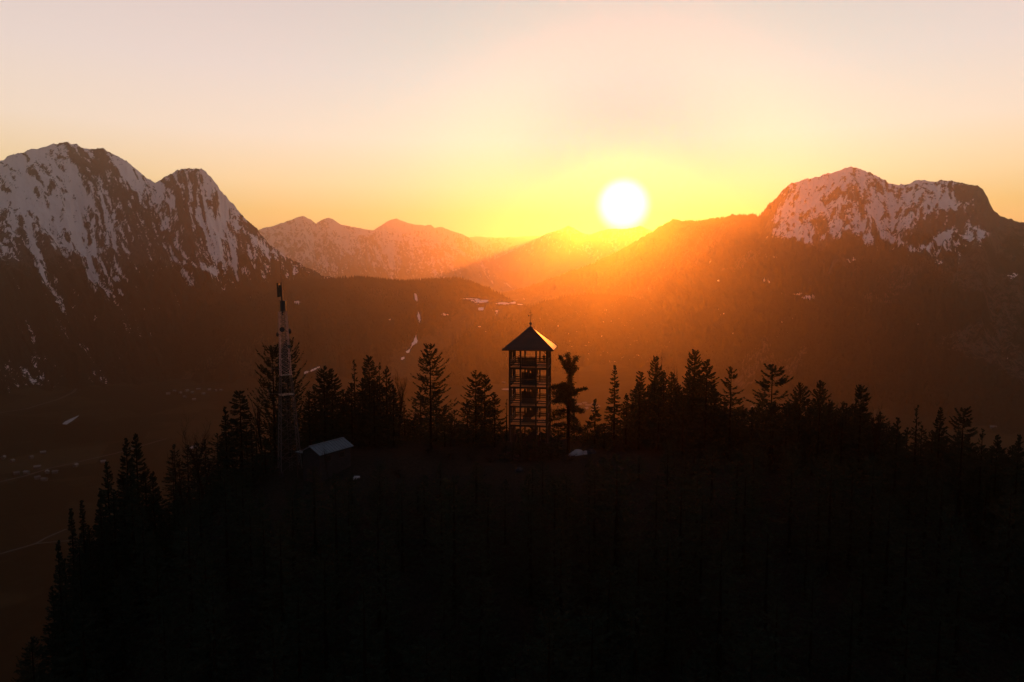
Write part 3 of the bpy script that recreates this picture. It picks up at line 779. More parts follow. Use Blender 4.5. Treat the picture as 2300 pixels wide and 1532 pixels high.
# ------------------------------------------------------------------ radio mast
def radio_mast():
    c = at(651, 1030, 108.0); g = gz(c.x, c.y)
    root = empty("radio_mast", (c.x, c.y, g), math.radians(28)); root.rotation_euler = (0, math.radians(-1.1), math.radians(28))
    tag(root, "slender lattice radio mast with antennas rising among the conifers", "mast")
    zt = lambda y: at(645, y, 108.0).z - g
    z1, z2, z3, z4, z5, z6 = zt(886), zt(842), zt(700), zt(676), zt(634), zt(588)
    hw = lambda z: np.interp(z, [0, z1, z2, z3], [1.55, 0.95, 0.74, 0.50])
    cs = [(-1, -1), (1, -1), (1, 1), (-1, 1)]
    def leg_pt(k, z): return Vector((cs[k][0] * hw(z), cs[k][1] * hw(z), z))
    for k in range(4):
        lg = MB(); lg.tube([leg_pt(k, -0.3), leg_pt(k, z1)], 0.07, 6); lg.tube([leg_pt(k, z1), leg_pt(k, z2)], 0.065, 6); lg.build("lower_leg", M_STEEL, root)
        lg = MB(); lg.tube([leg_pt(k, z2), leg_pt(k, z3)], [0.045, 0.035], 6); lg.build("upper_leg", M_PINK, root)
        ft = MB(); p = leg_pt(k, 0); ft.box((p.x, p.y, -0.15), (0.6, 0.6, 0.9)); ft.build("footing", M_CONC, root)
    def panels(z0, z1_, n, w, mat, name):
        zs = [z0 + (z1_ - z0) * (1 - (1 - i / n) ** 1.15) for i in range(n + 1)]
        for a, b in zip(zs[:-1], zs[1:]):
            s = MB()
            for k in range(4):
                k2 = (k + 1) % 4
                s.beam(leg_pt(k, a), leg_pt(k2, b), w); s.beam(leg_pt(k2, a), leg_pt(k, b), w); s.beam(leg_pt(k, b), leg_pt(k2, b), w)
            s.build(name, mat, root)
    panels(0.2, z1, 6, 0.034, M_STEEL, "lattice_section"); panels(z1, z2, 2, 0.034, M_STEEL, "lattice_section"); panels(z2, z3, 13, 0.026, M_PINK, "upper_lattice_section")
    for z in (z1, z2):
        p = MB(); w = hw(z) + 0.12; p.box((0, 0, z), (2 * w, 2 * w, 0.05)); p.build("platform", M_STEEL_D, root)
    ld = MB()
    for s in (-.2, .2): ld.tube([(s, -hw(0) * .5, 0.2), (s, -0.25, z3)], 0.025, 4)
    for i in range(int(z3 / 0.4)):
        f = i * 0.4 / z3; ld.beam((-.2, -hw(0) * .5 * (1 - f) - .25 * f, 0.2 + i * .4), (.2, -hw(0) * .5 * (1 - f) - .25 * f, 0.2 + i * .4), 0.03)
    ld.build("ladder", M_STEEL_D, root)
    pl = MB(); pl.tube([(0, 0, z3 - 0.5), (0, 0, z5)], [0.16, 0.10], 8); pl.build("top_pole", M_STEEL_D, root)
    dr = MB(); dr.tube([(0.1, 0, z3 + .1), (0.1, 0, z4)], 0.42, 10); dr.build("antenna_drum", M_STEEL_D, root)
    r = MB(); 
    for z in (z3 + .02, z4 + .05): r.tube([(0.1, 0, z - .03), (0.1, 0, z + .03)], 0.62, 12)
    r.build("ring_platform", M_STEEL_D, root)
    for ang, zz, L in ((152, (z4 + z5) / 2 + 0.25, 2.1), (118, (z4 + z5) / 2 + 0.1, 1.7)):
        a = math.radians(ang); ct = Vector((math.cos(a) * .52, math.sin(a) * .52, zz))
        an = MB(); an.box(ct, (0.22, 0.42, L), Matrix.Rotation(a, 3, 'Z')); an.beam(ct, (0, 0, zz), 0.06); an.build("panel_antenna", M_BLACK, root)
    for ang, zz, rr in ((250, z3 - 2.6, .38), (20, z3 - 3.0, .42), (140, z3 - 3.4, .35), (300, z3 - 5.2, .3)):
        a = math.radians(ang); d = Vector((math.cos(a), math.sin(a), 0)); ct = d * (hw(zz) + .35) + Vector((0, 0, zz))
        ds = MB(); ds.tube([ct - d * .1, ct + d * .02, ct + d * .12], [rr * .35, rr * .85, rr], 12); ds.beam(ct - d * .1, Vector((0, 0, zz)) + d * hw(zz) * .8, 0.07); ds.build("dish_antenna", M_STEEL_D, root, False)
    for ang, zz, L in ((190, z2 + 1.1, 1.3), (10, z3 - 6.5, 1.2), (100, z3 - 7.2, 1.2), (280, z3 - 8.0, 1.1), (170, z1 + 0.2, 1.6)):
        a = math.radians(ang); d = Vector((math.cos(a), math.sin(a), 0)); h = hw(zz)
        w = MB(); w.beam(d * h * .7 + Vector((0, 0, zz)), d * (h + L) + Vector((0, 0, zz + .06)), 0.06); w.tube([d * (h + L) + Vector((0, 0, zz - .6)), d * (h + L) + Vector((0, 0, zz + .8))], 0.035, 5); w.build("side_antenna", M_STEEL, root)
    wh = MB(); wh.tube([(0, 0, z5 - .2), (0, 0, z6)], [0.035, 0.015], 5); wh.build("whip_antenna", M_STEEL_D, root)
    wh = MB(); wh.tube([(.25, 0, z5 - 1.2), (.25, 0, z5 + .5)], [0.03, 0.02], 5); wh.build("whip_antenna", M_STEEL_D, root)
radio_mast()

# ------------------------------------------------------------------ hut with pale metal roof
def hut():
    f = at(694, 1003, 101.0); rz = math.radians(-31)
    zr = f.z
    g = min(gz(f.x, f.y), gz(f.x + 4, f.y + 7)) - 0.3
    root = empty("utility_hut", (f.x, f.y, g), rz)
    tag(root, "small hut with pale sheet-metal gable roof beside the radio mast", "hut")
    L, W, H = 6.9, 1.95, zr - g; E = H - 0.95; O = 0.35
    w = MB()
    w.add([(-W + .2, .4, 0), (W - .2, .4, 0), (W - .2, .4, E + .02), (0, .4, H - .14), (-W + .2, .4, E + .02), (-W + .2, L - .4, 0), (W - .2, L - .4, 0), (W - .2, L - .4, E + .02), (0, L - .4, H - .14), (-W + .2, L - .4, E + .02)],
          [(0, 1, 2, 3, 4), (9, 8, 7, 6, 5), (0, 5, 6, 1), (1, 6, 7, 2), (2, 7, 8, 3), (3, 8, 9, 4), (4, 9, 5, 0)])
    w.build("wall", simple_mat("grey_render", (0.022, 0.022, 0.024), 0.9, 0.2, 1.5), root)
    m_r, nt, b = new_mat("pale_blue_metal_roof", 0.55)
    nz = noise_tex(nt, 1.5, 5); nt.links.new(ramp(nt, nz, [(0.3, (0.030, 0.046, 0.067)), (0.7, (0.052, 0.074, 0.100))]), b.inputs["Base Color"])
    rf = empty("roof"); rf.parent = root
    for s in (-1, 1):
        n = 12
        for k in range(n):
            y0, y1 = k * L / n + 0.012, (k + 1) * L / n - 0.012
            p = MB(); a, c_ = Vector((0, 0, H)), Vector((s * (W + O * .4), 0, E - .1))
            dn = Vector((0, 0, -.06))
            q4 = [a + Vector((s * .01, y0, 0)), a + Vector((s * .01, y1, 0)), c_ + Vector((0, y1, 0)), c_ + Vector((0, y0, 0))]
            p.add(q4 + [v + dn for v in q4], [(0, 1, 2, 3), (7, 6, 5, 4), (0, 4, 5, 1), (1, 5, 6, 2), (2, 6, 7, 3), (3, 7, 4, 0)])
            p.beam(q4[0] + Vector((0, 0, .02)), q4[3] + Vector((0, 0, .02)), .03, .06)
            p.build("roof_panel", m_r, rf)
    rc = MB(); rc.beam((0, -.02, H + .04), (0, L + .02, H + .04), .22, .05); rc.build("ridge_cap", m_r, rf)
    d = MB(); d.box((-.5, .37, 1.05), (.95, .06, 2.05)); dd = d.build("door", M_TIMBER, root)
    h = MB(); h.box((-.15, .32, 1.0), (.05, .06, .14)); h.build("handle", M_STEEL_D, dd)
    for y in (2.0, 4.7):
        wn = MB()
        for dy, dz, sy, sz in ((0, .42, 1.0, .07), (0, -.42, 1.0, .07), (-.465, 0, .07, .77), (.465, 0, .07, .77)): wn.box((W - .18, y + dy, E - 1.0 + dz), (.08, sy, sz))
        wf = wn.build("window_frame", M_TIMBER, root)
        pn = MB(); pn.box((W - .19, y, E - 1.0), (.03, .86, .77)); pn.build("pane", M_BLACK, wf)
    # flat lean-to on the mast side
    ln = MB(); ln.box((-W - .65, 1.4, E - .35), (1.4, 2.0, .1)); ln.build("lean_to_roof", m_r, root)
    for y in (.6, 2.2):
        pp = MB(); pp.box((-W - 1.25, y, (E - .4) / 2), (.1, .1, E - .4)); pp.build("lean_to_post", M_TIMBER, root)
hut()

# ------------------------------------------------------------------ rocks and snow at the foot of the tower
def boulder(name, px, py, D, sx, sy, sz, mat, label, cat, group, seed):
    c = at(px, py, D); rs = random.Random(seed)
    g = gz(c.x, c.y)
    bm = bmesh.new(); bmesh.ops.create_icosphere(bm, subdivisions=3, radius=1.0)
    for v in bm.verts:
        d = v.co.normalized()
        n = float(fbm(np.array([d.x * 1.7 + seed + d.z]), np.array([d.y * 1.7 + d.z * 1.3 + 5]), 4)[0])
        v.co = Vector((d.x * sx, d.y * sy, max(d.z, -.45) * sz)) * (0.55 + 0.9 * n)
    me = bpy.data.meshes.new(name); bm.to_mesh(me); bm.free(); me.materials.append(mat)
    o = bpy.data.objects.new(name, me); COL.objects.link(o); o.location = (c.x, c.y, g + sz * .05); o.rotation_euler = (0, 0, rs.uniform(0, 6))
    tag(o, label, cat, group)
boulder("snow_mound", 1296, 967, 112, 1.5, 1.2, .9, M_SNOW, "round snow mound right of the tower foot", "snow", None, 1)
boulder("snow_mound", 1313, 973, 112, 1.0, .7, .5, M_SNOW, "small snow heap trailing off right of the round mound", "snow", None, 2)
boulder("snow_mound", 800, 1044, 100, .8, .5, .2, M_SNOW, "low patch of snow on the clearing right of the hut", "snow", None, 3)
k = 0
for px, py, s, lab in ((1142, 985, .9, "pale boulder left of the tower's front left footing"), (1160, 1010, 1.0, "pale boulder in front of the tower's left footing"), (1172, 990, .8, "pale boulder under the left bay of the tower"),
                  (1185, 998, .7, "pale boulder under the middle of the tower"), (1205, 1000, .8, "pale boulder under the right bay of the tower"), (1222, 985, 1.1, "large pale boulder by the tower's right footing"),
                  (1238, 992, .8, "pale boulder outside the tower's right footing"), (1330, 985, .9, "pale boulder beside the snow heap right of the tower"),
                  (1165, 1072, .7, "small pale rock on the slope below the tower"), (1390, 1068, .8, "pale rock on the dark slope right of the tower"), (1340, 1095, .8, "lone pale rock low on the dark slope right of the tower")):
    k += 1
    boulder("boulder", px, py, 112 - (py - 980) * .12, s, s * .8, s * .8, M_ROCK, lab, "boulder", "boulders around the tower foot", 10 + k)

# ------------------------------------------------------------------ trees
def tri_mesh(name, V, mat, parent):
    V = V.reshape(-1, 3); F = np.arange(len(V)).reshape(-1, 3)
    return mesh_obj(name, V, F, mat, parent)

def unit(v): return v / (np.linalg.norm(v, axis=-1, keepdims=True) + 1e-9)

def conifer_crown(H, W, base=0.08, seed=0, power=0.75, lift=-0.25, tip=0.25, gap=0.42, per=6, sprays=34, sparse=0.0, ragged=0.3, spray=0.55, top_round=0.0, lop=0.0):
    """triangles of a conifer crown; lift = branch pitch (sine), tip = how far the ends turn up"""
    rs = np.random.RandomState(seed)
    z0 = H * base
    n_w = max(6, int((H - z0) / gap))
    hz = z0 + (H - z0) * np.linspace(0, 0.985, n_w)
    hz = np.repeat(hz, per) + rs.uniform(-.5, .5, n_w * per) * gap
    t = np.clip((H - hz) / (H - z0), 0.0, 1)                      # 0 at the top
    L = W * (t ** power * (1 - top_round) + top_round * np.sqrt(np.clip(t * 2.2, 0, 1)))
    L = L * (1 - 0.12 * sstep(0.8, 1.0, t)) * (1 + ragged * rs.uniform(-1, .8, len(t)))
    L = L * (0.82 + 0.36 * fbm(hz / 1.6 + seed, hz * 0 + seed * 3.1, 2)) + 0.12
    az = rs.uniform(0, 2 * math.pi, len(t))
    if lop: L = L * (1 + lop * np.cos(az - 2.9))
    kp = rs.rand(len(t)) > sparse
    hz, t, L, az = hz[kp], t[kp], L[kp], az[kp]
    nb = len(hz)
    li = lift * np.clip(t * 1.6, 0, 1) + 0.55 * np.clip(1 - t * 3.0, 0, 1) + rs.uniform(-.12, .12, nb)
    def pos(u, b):
        """point at fraction u along branch b"""
        r = L[b] * u
        z = hz[b] + L[b] * (li[b] * u + (tip - 0.0) * u ** 3 - 0.18 * u * (1 - u))
        return np.stack([np.cos(az[b]) * r, np.sin(az[b]) * r, z], -1)
    ns = sprays
    b = np.repeat(np.arange(nb), ns)
    u = np.sqrt(rs.uniform(0.03, 1.0, nb * ns))
    p = pos(u, b)
    fw = unit(pos(np.minimum(u + .05, 1.05), b) - pos(u - .05, b))
    side = np.stack([-np.sin(az[b]), np.cos(az[b]), 0 * u], -1) * rs.choice([-1, 1], len(u))[:, None]
    ln = spray * (0.45 + 0.75 * rs.rand(len(u))) * np.clip(1.25 - 0.75 * u, .3, 1) * np.clip(L[b] / 1.2, .35, 1.1)
    d = unit(fw * rs.uniform(.35, 1.1, len(u))[:, None] + side * rs.uniform(.1, 1.0, len(u))[:, None] + np.array([0, 0, 1.0]) * rs.uniform(-.7, .12, len(u))[:, None])
    wv = unit(np.cross(d, rs.normal(size=(len(u), 3)))) * (0.06 + .075 * rs.rand(len(u)))[:, None] * (spray / .55)
    tri = np.stack([p - wv, p + wv, p + d * ln[:, None]], 1)
    # branch wood as slim blades
    bb = np.arange(nb)
    a0, a1, a2 = pos(np.zeros(nb), bb), pos(np.full(nb, .55), bb), pos(np.ones(nb), bb)
    up = np.array([0, 0, 0.035])
    wood = np.concatenate([np.stack([a0 - up, a0 + up, a1], 1), np.stack([a1 - up, a1 + up, a2], 1)])
    # leader
    k = 26
    hh = H - rs.uniform(0, .09, k) * H; aa = rs.uniform(0, 6.28, k)
    dd = np.stack([np.cos(aa), np.sin(aa), 0.9 + 0 * aa], -1) * (.12 + (H - hh) * .16)[:, None]
    pp = np.stack([0 * hh, 0 * hh, hh - .2], -1)
    wl = unit(np.cross(dd, rs.normal(size=(k, 3)))) * .05
    lead = np.stack([pp - wl, pp + wl, pp + dd], 1)
    return np.concatenate([tri, wood, lead])

def trunk_mesh(name, H, r0, parent, lean=0.0, mat=None):
    t = MB(); t.tube([(0, 0, -1.2), (0.02, 0, H * .1), (lean * H * .02, 0.02, H * .5), (0, 0, H * .99)], [r0 * 1.25, r0, r0 * .6, 0.02], 7)
    return t.build(name, mat or M_BARK, parent)

def broadleaf(H, W, seed, levels=4, up=0.75, bend=0.25):
    """bare tree: returns (MB trunk, MB branches)"""
    rs = random.Random(seed); tr, br = MB(), MB()
    def grow(p, d, L, r, lev):
        pts = [p]; rad = [r]; n = 4
        for i in range(n):
            d = (d + Vector((rs.uniform(-1, 1), rs.uniform(-1, 1), rs.uniform(-.3, .9) * up)) * bend * .5).normalized()
            pts.append(pts[-1] + d * L / n); rad.append(r * (1 - .62 * (i + 1) / n))
        (tr if lev == 0 else br).tube(pts, rad, 6 if lev == 0 else 3, cap=(lev == 0))
        if lev >= levels: return
        kids = (7, 6, 5, 4, 3)[lev]
        for k in range(kids):
            f = (0.35 if lev == 0 else .2) + (0.65 if lev == 0 else .8) * (k + rs.random()) / kids
            i = min(n - 1, int(f * n)); q_ = pts[i].lerp(pts[i + 1], f * n - i)
            a = rs.uniform(0, 6.28)
            out = Vector((math.cos(a), math.sin(a), 0))
            nd = (d * rs.uniform(.5, .9) + out * rs.uniform(.45, .9) * (W / H * 2.1) + Vector((0, 0, .25 * up))).normalized()
            grow(q_, nd, L * rs.uniform(.38, .62), max(.008, r * .48 * (1 - .4 * f)), lev + 1)
    grow(Vector((0, 0, -.8)), Vector((0, 0, 1)), H * .72, H * .014 + .05, 0)
    mz = max(v[2] for v in br.v); s = H / mz
    mx = sorted(math.hypot(v[0], v[1]) for v in br.v)[int(len(br.v) * .97)]; sw = W / mx
    for m in (tr, br): m.v = [(x * sw, y * sw, z * s) for x, y, z in m.v]
    return tr, br

def place(px, D): 
    d = at(px, 900, D); return d.x, d.y

TREE_N = [0]
def conifer(px, py, D, wpx, label, mat=None, **kw):
    TREE_N[0] += 1
    x, y = place(px, D); g = gz(x, y)
    H = at(px, py, D).z - g; W = wpx * 1.25 / 2.0 / F_PX * D
    root = empty("conifer_tree", (x, y, g), TREE_N[0] * 1.7 if not kw.get("lop") else 0)
    tag(root, label, "tree", "trees along the summit skyline")
    trunk_mesh("trunk", H, .07 + H * .010, root)
    kw.setdefault("seed", TREE_N[0])
    tri_mesh("crown", conifer_crown(H, W, **kw), mat or M_NEEDLE, root)
    return root
def bare(px, py, D, wpx, label, seed, levels=4, up=.75, bend=.25, name="bare_tree", group="trees along the summit skyline"):
    x, y = place(px, D); g = gz(x, y)
    H = at(px, py, D).z - g; W = wpx / 2.0 / F_PX * D
    root = empty(name, (x, y, g)); tag(root, label, "tree" if name == "bare_tree" else "shrub", group)
    tr, br = broadleaf(H, W, seed, levels, up, bend)
    tr.build("trunk", M_TWIG, root); br.build("branches", M_TWIG, root)

SP = dict(power=.8, lift=-.2, tip=.22)                        # ordinary spruce
SLIM = dict(power=.75, lift=-.35, tip=.15, gap=.38)
THIN = dict(power=.8, lift=-.1, tip=.25, sparse=.45, gap=.5, sprays=14)
COLUMN = dict(power=.35, lift=-.25, tip=.1, gap=.36)
FIR = dict(power=.6, lift=.05, tip=.35, gap=.5, ragged=.45)
# left end of the wood
conifer(279, 984, 104, 62, "left one of the two tall spruces at the wood's left end", **SP)
conifer(301, 975, 102, 66, "tallest pointed spruce at the wood's left end", **SP)
conifer(233, 1036, 100, 60, "shorter spruce left of the tall pair at the wood's left end", **SP)
conifer(335, 1062, 101, 56, "shorter spruce right of the tall pair at the wood's left end", **SP)
conifer(214, 1104, 97, 50, "low spruce in the step below the tall left pair", **SP)
conifer(172, 1125, 97, 30, "small lone spruce top on the left forest edge", **SLIM)
conifer(146, 1143, 96, 34, "small spruce top farthest left on the stepped forest edge", **SLIM)
conifer(112, 1216, 92, 40, "leftmost low spruce where the forest edge drops away", **SP)
conifer(382, 1065, 102, 34, "little spruce standing alone in the gap left of the bare tree", **THIN)
bare(447, 905, 104, 100, "wide bare spreading tree left of the slim spruces", 11, up=.35, bend=.45)
bare(407, 1000, 104, 60, "low bare tree at the foot of the wide spreading one", 12, up=.5)
conifer(505, 915, 108, 40, "slim pointed spruce right of the wide bare tree", **SLIM)
conifer(539, 880, 110, 40, "column-shaped conifer with bare lower trunk left of the mast", base=.38, **COLUMN)
conifer(563, 948, 108, 34, "short spruce between the column-shaped conifer and the mast", **THIN)
bare(585, 878, 111, 34, "thin bare tree just left of the mast's tall conifers", 13, levels=3)
conifer(615, 782, 116, 86, "tall conifer with upswept combed branches left of the mast", power=.42, lift=.25, tip=.45, gap=.55, ragged=.35, mat=M_NEEDLE2)
conifer(648, 766, 117, 78, "tall conifer whose top stands behind the mast's upper lattice", power=.55, lift=.1, tip=.5, gap=.5, ragged=.3, seed=77, lop=-.35)
conifer(694, 880, 115, 40, "short conifer in the gap right of the mast", **SP)
conifer(729, 824, 116, 66, "left top of the dense twin spruces right of the mast", power=.6, lift=-.2, tip=.2)
conifer(746, 830, 118, 66, "right top of the dense twin spruces right of the mast", power=.65, lift=-.2, tip=.2)
conifer(772, 880, 118, 46, "short spruce right of the dense twin spruces", **THIN)
conifer(797, 808, 120, 44, "thin see-through spruce above the hut", **THIN)
conifer(790, 862, 116, 60, "dark spruce filling the row below the see-through spruce", **SP)
conifer(830, 801, 119, 44, "tall column-shaped spruce in the row left of the big pine", power=.4, lift=-.3, tip=.1)
conifer(853, 814, 120, 38, "sparse narrow spruce right of the column-shaped one", **THIN)
conifer(869, 824, 119, 42, "ragged spruce next to the fan-shaped bare tree", sparse=.25, **FIR)
bare(898, 820, 121, 56, "fan-shaped bare tree left of the big pine", 14, up=1.0, bend=.2)
conifer(884, 868, 114, 54, "dark conical spruce in front of the fan-shaped bare tree", **SP)
conifer(840, 862, 115, 60, "dark spruce in the middle of the row behind the hut", **SP)
conifer(967, 776, 112, 92, "big ragged conifer standing alone left of the tower", power=.5, lift=.02, tip=.3, gap=.55, ragged=.5, sprays=26, spray=.62, mat=M_NEEDLE2)
bare(1010, 930, 116, 56, "bare bushy tree at the right foot of the big ragged conifer", 15, levels=3)
conifer(1069, 834, 118, 78, "broad spruce midway between the big conifer and the tower", sparse=.12, power=.55, lift=-.1, tip=.25, gap=.5, mat=M_NEEDLE2)
conifer(1089, 842, 119, 62, "second top beside the broad spruce left of the tower", sparse=.3, power=.6, lift=-.1, tip=.25, mat=M_NEEDLE2)
conifer(1111, 888, 117, 50, "small spruce close to the tower's left side", sparse=.3, power=.55, lift=-.05, tip=.2, mat=M_NEEDLE2)
conifer(1138, 898, 118, 10, "dead needle-thin tree touching the tower's left side", sparse=.7, power=.8, gap=.6, sprays=6)
# right of the tower
conifer(1337, 898, 116, 44, "small spruce right of the fork-topped tree", **SP)
conifer(1358, 955, 114, 40, "low spruce at the foot of the pointed slim spruce", **SP)
conifer(1380, 820, 117, 42, "pointed slim spruce standing clear right of the tower", power=.85, lift=-.3, tip=.15, gap=.45, sparse=.1)
conifer(1407, 886, 116, 34, "short twin-topped spruce right of the pointed slim one", **SP)
conifer(1437, 836, 117, 46, "narrow spruce left of the feathery tree group", power=.5, lift=-.2, tip=.15)
conifer(1470, 800, 121, 52, "open spruce leaning on the tall feathery bare tree", sparse=.35, power=.6, lift=-.05, tip=.3)
bare(1494, 782, 121, 66, "tall feathery bare tree with rounded top", 16, up=1.0, bend=.22)
bare(1532, 806, 121, 44, "smaller feathery bare tree before the spiked spruce", 17, up=.9)
conifer(1558, 786, 118, 74, "dense spruce with a long spike top right of the feathery trees", power=.62, lift=-.1, tip=.3)
conifer(1586, 809, 116, 60, "dense round-shouldered spruce right of the spiked one", power=.5, lift=-.25, tip=.15)
conifer(1480, 880, 114, 70, "dark low spruce in front of the feathery bare trees", **SP)
conifer(1535, 890, 113, 76, "dark broad spruce in front of the spiked spruce", **SP)
conifer(1641, 825, 116, 66, "well-spaced spruce with drooping tips standing on its own", sparse=.2, power=.55, lift=-.25, tip=.25, gap=.55)
conifer(1733, 822, 113, 104, "layered flat-topped conifer with long level branches", power=.42, lift=-.02, tip=.22, gap=1.0, per=7, sprays=34, ragged=.35, spray=.7, base=.3)
conifer(1738, 905, 112, 90, "dark spruce beneath the layered flat-topped conifer", **SP)
conifer(1797, 862, 115, 56, "spruce with forked tip right of the layered conifer", **FIR)
conifer(1842, 856, 115, 58, "spruce with a tilted tip in the right-hand wood", **FIR)
bare(1890, 876, 116, 54, "round-topped bare tree in the right-hand wood", 18, up=.9)
conifer(1934, 868, 113, 46, "dense narrow spruce at the step of the right-hand wood", power=.45, lift=-.1, tip=.25)
bare(1968, 895, 114, 44, "bare tree right of the dense narrow spruce", 19)
conifer(2018, 940, 106, 66, "black conical spruce nearer than its neighbours on the right", **SP)
conifer(2061, 911, 114, 34, "thin sparse spruce right of the black conical one", **THIN)
conifer(2114, 917, 113, 46, "second spruce from the broad-topped one near the right edge", **SP)
conifer(2166, 920, 111, 62, "broad-topped spruce near the right edge", power=.4, lift=-.05, tip=.25, gap=.6)
conifer(2211, 966, 110, 46, "low spruce right of the broad-topped one", **THIN)
conifer(2246, 978, 109, 50, "low spruce second from the right edge", **SP)
conifer(2294, 978, 104, 60, "spruce cut by the right edge of the picture", **SP)

# lower row of dark conifers that closes the skyline wood
fr = random.Random(77)
FILL = [(x, y) for x, y in zip(range(395, 1130, 23), [1010, 1000, 985, 975, 960, 955, 960, 950, 955, 945, 940, 930, 925, 915, 905, 905, 900, 905, 910, 920, 915, 925, 930, 940, 930, 935, 925, 935, 940, 950, 955, 950])] + \
       [(x, y) for x, y in zip(range(1320, 2310, 26), [965, 960, 950, 945, 930, 915, 905, 900, 895, 890, 905, 915, 920, 915, 910, 905, 915, 910, 915, 925, 920, 925, 930, 935, 940, 950, 965, 975, 970, 965, 970, 975, 985, 990, 1000, 1005, 1000, 1010])]
FILL += [(1440, 862), (1462, 850), (1485, 845), (1508, 848), (1530, 852), (1552, 850), (1575, 858), (1600, 868), (1625, 880), (1520, 870), (1790, 892), (1815, 890), (1840, 888), (1865, 890), (1890, 893), (1915, 895), (1940, 900),
         (715, 868), (740, 866), (765, 868), (810, 850), (828, 852), (850, 856), (872, 862), (940, 880), (985, 890), (1045, 890), (1075, 885)]
FILL += [(x, 905 + (x % 3) * 8) for x in range(1612, 1975, 30)] + [(x, 985 + (x % 5) * 6) for x in range(2000, 2300, 32)] + [(1415, 905), (1432, 880), (1455, 870), (1500, 838), (1545, 835), (1570, 842)]
RIGHT_SKY = ([1400, 1440, 1490, 1560, 1600, 1650, 1700, 1740, 1800, 1850, 1940, 1980, 2020, 2080, 2170, 2230, 2300], [905, 855, 815, 820, 840, 880, 880, 865, 885, 880, 890, 920, 955, 950, 950, 985, 990])
FILL += [(x, float(np.interp(x, *RIGHT_SKY)) + 22 + (x * 7) % 31) for x in range(1425, 2300, 17)]
EDGE = [(84, 1490), (92, 1400), (98, 1310), (130, 1240), (160, 1196), (190, 1168), (215, 1140), (245, 1088), (262, 1048), (290, 1030), (318, 1040), (345, 1100), (365, 1122), (392, 1118), (415, 1095), (440, 1075), (470, 1040), (495, 1010), (520, 995), (558, 990), (592, 975)]
for fx, fy in EDGE:
    conifer(fx + fr.uniform(-6, 6), fy + fr.uniform(0, 20), 90 + 14 * min(1.0, fx / 300.0) + fr.uniform(-4, 3) if fx < 400 else fr.uniform(103, 110), fr.uniform(56, 84),
            "dark conifer packed between the taller spruces of the left forest edge", sprays=17, gap=.5, **SP)
for fx, fy in FILL:
    left = fx < 1130
    conifer(fx + fr.uniform(-8, 8), fy + fr.uniform(-12, 16), fr.uniform(117, 128), fr.uniform(56, 90),
            "dark conifer in the packed lower row behind the hut and mast" if left else "dark conifer in the packed lower row of the right-hand wood", sprays=17, gap=.5, **SP)

for fx, fy in ((1128, 952), (1146, 962), (1165, 968), (1186, 972), (1206, 970), (1228, 965), (1250, 958), (1275, 955), (1298, 952), (905, 940), (925, 945), (1015, 948), (1035, 955)):
    conifer(fx + fr.uniform(-5, 5), fy + fr.uniform(-8, 8), fr.uniform(122, 128), fr.uniform(44, 66), "young dark conifer in the low thicket behind the tower foot" if fx > 1100 else "young dark conifer at the foot of the big ragged conifer", sprays=26, gap=.4, **SP)

for fx, fy in ((1136, 988), (1152, 996), (1168, 984), (1184, 994), (1201, 986), (1219, 995), (1238, 984), (1254, 978)):
    conifer(fx, fy, fr.uniform(107.5, 109.5), fr.uniform(34, 46), "low bushy young conifer hiding the tower's lower legs", sprays=26, gap=.3, spray=.4, **SP)

